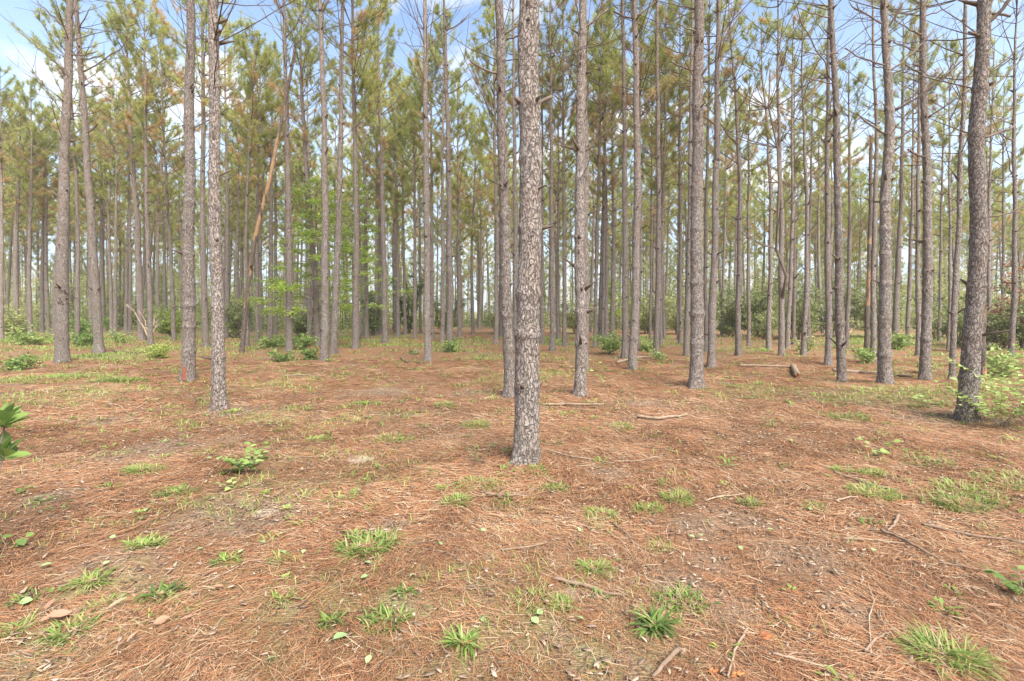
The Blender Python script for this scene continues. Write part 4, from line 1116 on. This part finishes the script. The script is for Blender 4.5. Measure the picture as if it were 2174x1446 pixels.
# grass too fine to count
def grass_cover():
    b = MB()
    n = 210000
    d = 2 + R.random(n) ** .75 * 26
    x = (R.random(n) * 2 - 1) * 1.15 * d
    g = greenf(x, d) * .8 + (fbm(x * 3, d * 3, 44) - .5) * 1.8 + (fbm(x * 11, d * 11, 47, 2) - .5) * .9
    k = g > .50
    x = x[k]; y = d[k]; n = len(x)
    az = R.random(n) * 6.283; L = R.uniform(.03, .075, n) * (1 + y / 14); w = .0012 + .00055 * y
    el = R.uniform(.1, 1.1, n)
    z = gz(x, y)
    dx_ = np.cos(az) * np.cos(el) * L; dy_ = np.sin(az) * np.cos(el) * L; dz_ = np.sin(el) * L
    sx, sy = -np.sin(az) * w, np.cos(az) * w
    V = np.stack([np.stack([x + sx, y + sy, z], -1), np.stack([x - sx, y - sy, z], -1), np.stack([x + dx_ * .6 - sx * .7, y + dy_ * .6 - sy * .7, z + dz_ * .7], -1),
                  np.stack([x + dx_, y + dy_, z + dz_ * .75 + .004], -1), np.stack([x + dx_ * .6 + sx * .7, y + dy_ * .6 + sy * .7, z + dz_ * .7], -1)], 1)
    base = np.arange(n)[:, None] * 5
    b.add(V, base + np.array([0, 1, 2, 4]), base + np.array([2, 3, 4]), np.repeat(np.clip(R.normal(.7, .2, n), 0, 1), 5))
    m = 1500                      # small weeds dotted through the litter
    d = 1.8 + R.random(m) ** .7 * 20; x = (R.random(m) * 2 - 1) * 1.12 * d
    k = R.random(m) < .35 + .65 * np.clip((fbm(x * .8, d * .8, 77) - .42) * 5, 0, 1); x = x[k]; d = d[k]; m = len(x)
    j = R.integers(5, 16, m); rr = R.uniform(.015, .07, m) * (1 + d / 14)
    X = np.repeat(x, j); Y = np.repeat(d, j); rr = np.repeat(rr, j); n = len(X); tone = np.repeat(R.uniform(.15, .8, m), j)
    wd_ = np.repeat(R.uniform(.003, .009, m), j) * (1 + Y / 14)
    a = R.random(n) * 6.283; X = X + np.cos(a) * rr * R.random(n); Y = Y + np.sin(a) * rr * R.random(n)
    az = a + R.normal(0, .7, n); L = rr * R.uniform(.5, 1.5, n); el = R.uniform(.05, .9, n); z = gz(X, Y) + .012
    C, S = np.cos(az), np.sin(az); dx_ = C * np.cos(el) * L; dy_ = S * np.cos(el) * L; dz_ = np.sin(el) * L
    V = np.stack([np.stack([X, Y, z], -1), np.stack([X + dx_ * .5 - S * wd_, Y + dy_ * .5 + C * wd_, z + dz_ * .6], -1),
                  np.stack([X + dx_, Y + dy_, z + dz_ * .7 + .003], -1), np.stack([X + dx_ * .5 + S * wd_, Y + dy_ * .5 - C * wd_, z + dz_ * .6], -1)], 1)
    b.add(V, np.arange(n)[:, None] * 4 + np.array([0, 1, 2, 3]), None, np.repeat(np.clip(tone + R.normal(0, .1, n), 0, .9), 4))
    tag(b.obj('grass', GRASS), 'thin scattered green and straw grass on the forest floor', 'grass', kind='stuff')
grass_cover()

# ------------------------------------------------------------------ fallen leaves
def fallen(px, py, L, mat_, name, cat, group, tone, wid=1.0, curl=.1):
    X, Y, Z = G(px, py)
    L *= .8
    b = MB()
    az = R.random() * 6.283
    leaves(b, np.array([[-L * .4 * math.cos(az), -L * .4 * math.sin(az), .0]]), np.array([[math.cos(az), math.sin(az), R.uniform(-.05, .15)]]), L, tone, wid, curl)
    sm = MB()
    o = b.obj(name, mat_, loc=(X, Y, Z + .03), smooth=True)
    P = np.array([[0, 0, 0], [-math.cos(az), -math.sin(az), -.02]]) * L * .3 + np.array([-L * .4 * math.cos(az), -L * .4 * math.sin(az), .0])
    tube(sm, [P[0], (P[0] + P[1]) / 2 + .002, P[1]], [.0012, .001, .001], 4, tone)
    st = sm.obj('stalk', mat_, o)
    return tag(o, 'x', cat, group)
GL = [(80, 1063, .06), (85, 1095, .05), (310, 1090, .05), (303, 1107, .05), (262, 1115, .05), (238, 1150, .055), (195, 1130, .04), (52, 1290, .07), (100, 1210, .07), (225, 1207, .05), (425, 1175, .055), (556, 1160, .055),
      (512, 1180, .05), (600, 1182, .06), (700, 1395, .0), (350, 942, .06), (443, 978, .06), (615, 997, .06), (780, 1205, .055), (935, 1163, .05), (1027, 1135, .05), (775, 1235, .05), (875, 1232, .05),
      (1027, 1325, .06), (1137, 1332, .065), (1145, 1313, .05), (783, 1412, .055), (577, 1412, .055), (720, 1365, .09), (1230, 1132, .055), (1312, 1200, .055), (1300, 1240, .06), (1572, 1172, .055), (1487, 1145, .05),
      (1635, 1133, .05), (1960, 1075, .05), (1855, 1178, .05), (1470, 1148, .05), (1720, 1088, .05), (990, 1130, .04), (1230, 1325, .05), (645, 1180, .05), (505, 1210, .04)]
rows = []
for (px, py, L) in GL:
    if L: rows.append((px, py, fallen(px, py, L, PALE, 'fallen_leaf', 'fallen leaf', 'green fallen leaves on the needles', R.uniform(.2, 1), R.uniform(.9, 1.15))))
BL = [(55, 1265, .10), (105, 1300, .09), (130, 1320, .11), (245, 1300, .11), (255, 1290, .0), (340, 1332, .08), (95, 1330, .07), (400, 1325, .07), (770, 1192, .08), (1615, 1138, .06), (1445, 930, .0), (520, 985, .06), (640, 1003, .06),
      (260, 1385, .08), (280, 1370, .07), (1680, 1072, .06), (1865, 1190, .0), (2110, 1300, .09), (465, 1258, .07), (170, 1350, .0)]
rows2 = []
for (px, py, L) in BL:
    if L: rows2.append((px, py, fallen(px, py, L, DRYL, 'dry_leaf', 'dry leaf', 'dry tan leaves on the needles', R.uniform(0, 1), R.uniform(.6, .85), -.2)))
def zone(px, py):
    v = 'near the bottom edge' if py > 1270 else ('in the lower foreground' if py > 1140 else 'in the middle foreground')
    h = 'left third' if px < 725 else ('centre third' if px < 1450 else 'right third')
    return f'{v}, {h} of the photo'
for rr_, wd in ((rows, 'green fallen leaf'), (rows2, 'dry tan leaf')):
    by = {}
    for px, py, o in rr_: by.setdefault(zone(px, py), []).append((px, o))
    for zn, v in by.items():
        v.sort(key=lambda r: r[0])
        for i, (px, o) in enumerate(v):
            o['label'] = f'{ORD[i]} {wd} from the left, {zn}' if len(v) > 1 else f'only {wd} {zn}'

# ------------------------------------------------------------------ sticks and logs
def stick(pts, w, label, tone=.5, name='stick', m_=WOOD, twigs=0, lift=None, cat='stick', sides=8):
    P = []
    for (x, y) in pts:
        X, Y, Z = G(x, y); P.append((X, Y, Z))
    P = np.array(P)
    n = max(6, len(P) * 4)
    s = np.concatenate([[0], np.cumsum(np.linalg.norm(np.diff(P, axis=0), axis=1))]); t = np.linspace(0, s[-1], n)
    Q = np.stack([np.interp(t, s, P[:, i]) for i in range(3)], -1)
    r0 = w / 2 * np.mean(P[:, 1]) / F_ * (.85 if name == 'stick' else 1)
    Q[1:-1, :2] += R.normal(0, r0 * .22, (n - 2, 2))
    Q[:, 2] = gz(Q[:, 0], Q[:, 1]); Q[:, 2] = np.convolve(np.pad(Q[:, 2], 2, mode='edge'), np.ones(5) / 5, 'valid') + r0 * .75 + .014
    o0 = Q[0].copy()
    b = MB(); tone *= .75
    tube(b, Q - o0, np.linspace(r0, r0 * .6, n), sides, tone, wob=.3)
    for i in range(twigs):
        j = R.integers(1, n - 1); dirn = unit(Q[min(j + 1, n - 1)] - Q[j - 1]); a = math.atan2(dirn[1], dirn[0]) + R.choice([-1, 1]) * R.uniform(.4, .9)
        P2 = bend_path(Q[j] - o0, a, R.uniform(0, .35), R.uniform(-.1, .2), s[-1] * R.uniform(.12, .3), 4, .1)
        tube(b, P2, np.linspace(r0 * .5, r0 * .25, 4), 5, tone)
    o = b.obj(name, m_, loc=tuple(o0), smooth=True)
    return tag(o, label, cat, 'sticks and fallen wood on the forest floor')
ST = [
 ([(1150, 862), (1210, 862), (1282, 861)], 6, 'long straight grey stick lying right behind the central pine foot', .55, 2),
 ([(1352, 888), (1400, 893), (1440, 888), (1460, 883)], 8, 'thick slightly curved stick on open needles right of the knotty pine', .6, 0),
 ([(1030, 1052), (1060, 1056), (1085, 1058), (1115, 1050)], 8, 'curved brown stick on the needles below the central pine', .15, 1),
 ([(1065, 1175), (1120, 1168), (1163, 1158)], 6, 'reddish brown stick in the middle of the foreground', .3, 0),
 ([(1175, 1235), (1240, 1250), (1290, 1268), (1320, 1272)], 10, 'thick dark stick beside the small sandy spot', .25, 0),
 ([(720, 1165), (745, 1142), (800, 1132)], 4, 'thin stick left of the broad bushy grass clump', .3, 1),
 ([(430, 1245), (480, 1222), (530, 1195), (595, 1205)], 4, 'grey twig slanting upward in the left foreground', .7, 2),
 ([(230, 1065), (270, 1068), (285, 1064)], 3, 'short thin twig in the left middle foreground', .6, 0),
 ([(1770, 1008), (1800, 1018), (1850, 1035), (1905, 1046)], 8, 'straight brown stick lying in grass on the right', .3, 0),
 ([(1775, 1068), (1800, 1060), (1820, 1060)], 5, 'short pale stick below the brown stick in grass', .8, 0),
 ([(1498, 1067), (1530, 1058), (1580, 1053)], 4, 'pale forked twig left of the dark grass clump on the slope', .9, 2),
 ([(1955, 1117), (2010, 1130), (2070, 1145), (2180, 1160)], 7, 'long dark stick running out of the picture at the right edge', .3, 2),
 ([(1870, 1132), (1920, 1152), (1965, 1178), (1992, 1193)], 8, 'brown stick with a cut end on the right', .3, 2),
 ([(1790, 1148), (1850, 1152), (1920, 1160)], 5, 'tan stick crossing the cut-end stick on the right', .55, 1),
 ([(1908, 1100), (1900, 1115), (1885, 1132)], 8, 'short chunky brown stick piece above the cut-end stick', .4, 0),
 ([(1990, 1200), (2060, 1212), (2140, 1222)], 5, 'dark thin branch below the long stick on the right', .25, 2),
 ([(1842, 1248), (1856, 1282), (1845, 1320), (1850, 1395)], 4, 'pale bent vine stem curving down the right foreground', .95, 0),
 ([(1836, 1392), (1860, 1362), (1892, 1350)], 7, 'short grey stick beside the bent vine stem', .6, 0),
 ([(1587, 1342), (1560, 1390), (1545, 1446)], 7, 'grey stick standing out at the bottom right of centre', .7, 0),
 ([(1640, 1396), (1690, 1408), (1750, 1425), (1800, 1450)], 7, 'greyish forked stick at the bottom edge on the right', .7, 3),
 ([(1440, 1390), (1410, 1420), (1385, 1450)], 14, 'thick reddish stick cut off by the bottom edge', .2, 0),
 ([(1150, 955), (1210, 972), (1260, 980), (1305, 988)], 4, 'long thin twig running right from the central pine foot', .6, 1),
 ([(1300, 984), (1345, 983), (1385, 975)], 3, 'thin twig continuing right of the central pine', .7, 1),
 ([(1305, 915), (1360, 950), (1430, 960)], 3, 'thin curved twig behind the grass right of the central pine', .5, 1),
 ([(1300, 1115), (1330, 1140), (1345, 1158)], 5, 'dark short stick in the centre right foreground', .15, 0),
 ([(895, 1170), (950, 1178), (1010, 1215)], 3, 'thin twig in the centre left foreground', .4, 1),
 ([(860, 1160), (905, 1155), (940, 1148)], 3, 'thin dark twig above another in the centre left foreground', .2, 0),
 ([(1570, 778), (1620, 780), (1690, 783)], 5, 'long pale branch on the needles right of the thick right-centre pine', .7, 3),
 ([(1310, 772), (1350, 762), (1385, 760)], 6, 'heap of pale twigs at the feet of the slender right-centre pines', .6, 4),
 ([(1810, 746), (1840, 752), (1860, 757)], 4, 'small pale stick behind the left-leaning right pine', .8, 1),
 ([(1955, 742), (1985, 745), (2020, 749)], 4, 'small grey log behind the straight right pine', .6, 1),
 ([(2030, 810), (2060, 822), (2090, 830)], 4, 'dark thin stick behind the big silvery pine', .2, 2),
 ([(225, 846), (255, 868), (278, 881)], 2, 'straw-coloured stem lying in the brown debris on the left', 1.0, 0),
 ([(290, 870), (320, 856), (345, 846)], 2, 'straw-coloured stem slanting right of the other on the left', 1.0, 0),
 ([(1070, 828), (1048, 842), (1020, 852)], 2, 'straw-coloured stem leaning at the foot of the bent pine', 1.0, 0),
 ([(850, 760), (860, 770), (868, 772)], 4, 'dark curved stick left of the slim middle pine', .1, 1),
 ([(240, 748), (290, 752), (350, 738)], 4, 'dark branch lying left of the red-footed pine', .1, 4),
 ([(600, 800), (650, 798), (675, 802)], 3, 'thin grey sticks below the centre-left pine', .5, 3),
]
for (pts, w, lab, tone, tw) in ST:
    stick(pts, w, lab, tone, twigs=tw)
stick([(1768, 790), (1810, 793), (1870, 796), (1935, 803)], 8, 'long fallen log lying behind the left-leaning and crooked right pines', .75, name='fallen_log', cat='log', twigs=1, sides=12)
# short log, end towards the camera, broken orange end
X0, Y0, Z0 = G(1684, 783); X1, Y1, Z1 = G(1693, 802)
lg = empty('short_log', (X1, Y1, Z1)); b = MB()
r_ = .068
A = np.array([X0 - X1, Y0 - Y1, r_]); Bv = np.array([0, 0, r_ * .95]); f = np.linspace(0, 1, 12)[:, None]
tube(b, A * (1 - f) + Bv * f, r_ * (1 + .08 * np.sin(np.arange(12) * 1.7)), 16, .5, wob=.08)
b.obj('log_body', WOOD, lg, smooth=True)
b = MB()
for i in range(26):
    a = R.random() * 6.283; rr_ = R.random() ** .5 * r_ * .85
    p = Bv + np.array([math.cos(a) * rr_, .01, math.sin(a) * rr_])
    tube(b, [p, p + np.array([R.normal(0, .006), -R.uniform(.02, .07), R.normal(0, .006)])], [.016, .006], 5, R.random())
b.obj('splintered_end', ORANGE, lg)
tag(lg, 'short grey log with a splintered orange end on the needles', 'log')
# rotten orange wood chunks
def chunk(px, py, s, label):
    X, Y, Z = G(px, py); b = MB()
    n = 12; th = np.arange(n) * 6.283 / n
    for i in range(9):
        c = np.array([R.normal(0, s * .3), R.normal(0, s * .2), s * .12 + R.random() * s * .3]); a = R.normal(.5, .25)
        d = np.array([math.cos(a), math.sin(a), R.normal(0, .15)]) * s * R.uniform(.35, .65)
        tube(b, [c - d, c - d * .3, c + d * .4, c + d], [s * .05, s * .16, s * .14, s * .04], 6, R.random(), wob=.5)
    return tag(b.obj('rotten_wood_chunk', ORANGE, loc=(X, Y, Z)), label, 'wood chunk', 'orange rotten wood chunks')
chunk(1622, 1358, .05, 'crumbling orange chunk of rotten wood near the bottom right')
chunk(1560, 1436, .035, 'small orange wood chunk cut by the bottom edge')
chunk(1512, 1428, .03, 'smaller orange rotten chip left of the other chunks')
# red patch at the foot of one pine: bare reddish inner bark
Xr, Yr, Zr = G(401, 802)
for o in [ob for ob in bpy.data.objects if ob.get('label', '').startswith('thick red-footed pine')]:
    b = MB()
    me = [c for c in o.children if c.name.startswith('trunk')][0].data
    k = 10; hh = np.linspace(.02, .34, k); an = np.linspace(-2.05, -1.25, 9)
    r_t = .5 * 29 * Yr / F_ / math.sqrt(1 + ((401 - W_ / 2) / F_) ** 2)
    V = []
    for i, h_ in enumerate(hh):
        for j, a in enumerate(an):
            e = 1 - abs(j - 4) / 4.0; sh = .012 if (e > 0) else -.02
            top = .34 - .08 * abs(j - 4) / 4 - .05 * R.random()
            hz_ = min(h_, top)
            rr_ = r_t * (1 + .30 * math.exp(-hz_ / .14)) + sh + R.normal(0, .003)
            V.append((rr_ * math.cos(a), rr_ * math.sin(a), hz_))
    idx = np.arange(k * 9).reshape(k, 9)
    Q = np.stack([idx[:-1, :-1], idx[:-1, 1:], idx[1:, 1:], idx[1:, :-1]], -1).reshape(-1, 4)
    b.add(V, Q, None, R.random(len(V)) * .25)
    b.obj('bare_patch', INNER, o, smooth=True)

# torn scar on the scarred left pine
for o in [ob for ob in bpy.data.objects if ob.get('label', '').startswith('thick scarred pine')]:
    b = MB(); Yl = G(133, 767)[1]
    for i in range(14):
        zz_ = zpx(R.uniform(615, 655), Yl); a = R.uniform(-1.3, -.3); r_ = .17
        p = np.array([r_ * math.cos(a), r_ * math.sin(a), zz_])
        d = np.array([math.cos(a), math.sin(a), R.normal(0, .8)]) * R.uniform(.03, .09)
        tube(b, [p - d * .5, p + d * .3, p + d], [.03, .025, .008], 5, R.uniform(0, .25), wob=.5)
    b.obj('torn_scar', TWIG, o)

# pale dead brush left of the red-footed pine
def brush(px, py, targets, label, tone=.95, w=3):
    X, Y, Z = G(px, py)
    root = MB()
    for (tx_, ty_) in targets:
        P1 = np.array([(tx_ - W_ / 2) / F_ * Y - X, R.normal(0, .2), CH + (HOR - ty_) / F_ * Y - Z])
        f = np.linspace(0, 1, 8)[:, None]; P = P1 * f + np.array([0, 0, .0]); P[:, 2] += np.sin(f[:, 0] * 3.14) * .15; P[1:] += R.normal(0, .03, (7, 3))
        rr_ = w / 2 / F_ * Y
        tube(root, P, np.linspace(rr_, rr_ * .4, 8), 6, tone)
        for _ in range(4):
            j = R.integers(3, 8); P2 = bend_path(P[j - 1], R.random() * 6.28, .5, .9, np.linalg.norm(P1) * .25, 4, .1)
            tube(root, P2, np.linspace(rr_ * .5, rr_ * .25, 4), 4, tone)
    return tag(root.obj('dead_brush', WOOD, loc=(X, Y, Z)), label, 'dead brush')
brush(318, 722, [(272, 645), (295, 662), (326, 670), (335, 690)], 'bare whitish dead branches rising beside the forked pine left of the red-footed pine')
brush(1800, 712, [(1828, 692), (1815, 700)], 'pale bent dead branch in front of the dark shrub on the right', w=3)

# ------------------------------------------------------------------ the air between the far trunks
def haze():
    b = MB()
    x0, x1, y0, y1, z0, z1 = -640., 640., -640., 940., -1.6, 21.0
    V = [(x0, y0, z0), (x1, y0, z0), (x1, y1, z0), (x0, y1, z0), (x0, y0, z1), (x1, y0, z1), (x1, y1, z1), (x0, y1, z1)]
    b.add(V, [(0, 3, 2, 1), (4, 5, 6, 7), (0, 1, 5, 4), (1, 2, 6, 5), (2, 3, 7, 6), (3, 0, 4, 7)])
    m, t = mat('haze_air'); g = NT(t)
    pv = g.n('ShaderNodeVolumePrincipled', {'Color': (0.90, 0.93, 0.90, 1), 'Density': 0.0010, 'Anisotropy': 0.2})
    o = g.n('ShaderNodeOutputMaterial'); t.links.new(pv.outputs[0], o.inputs['Volume'])
    tag(b.obj('haze', m), 'faint pale air between the far trunks', 'haze', kind='stuff')
haze()
SC.cycles.volume_bounces = 1
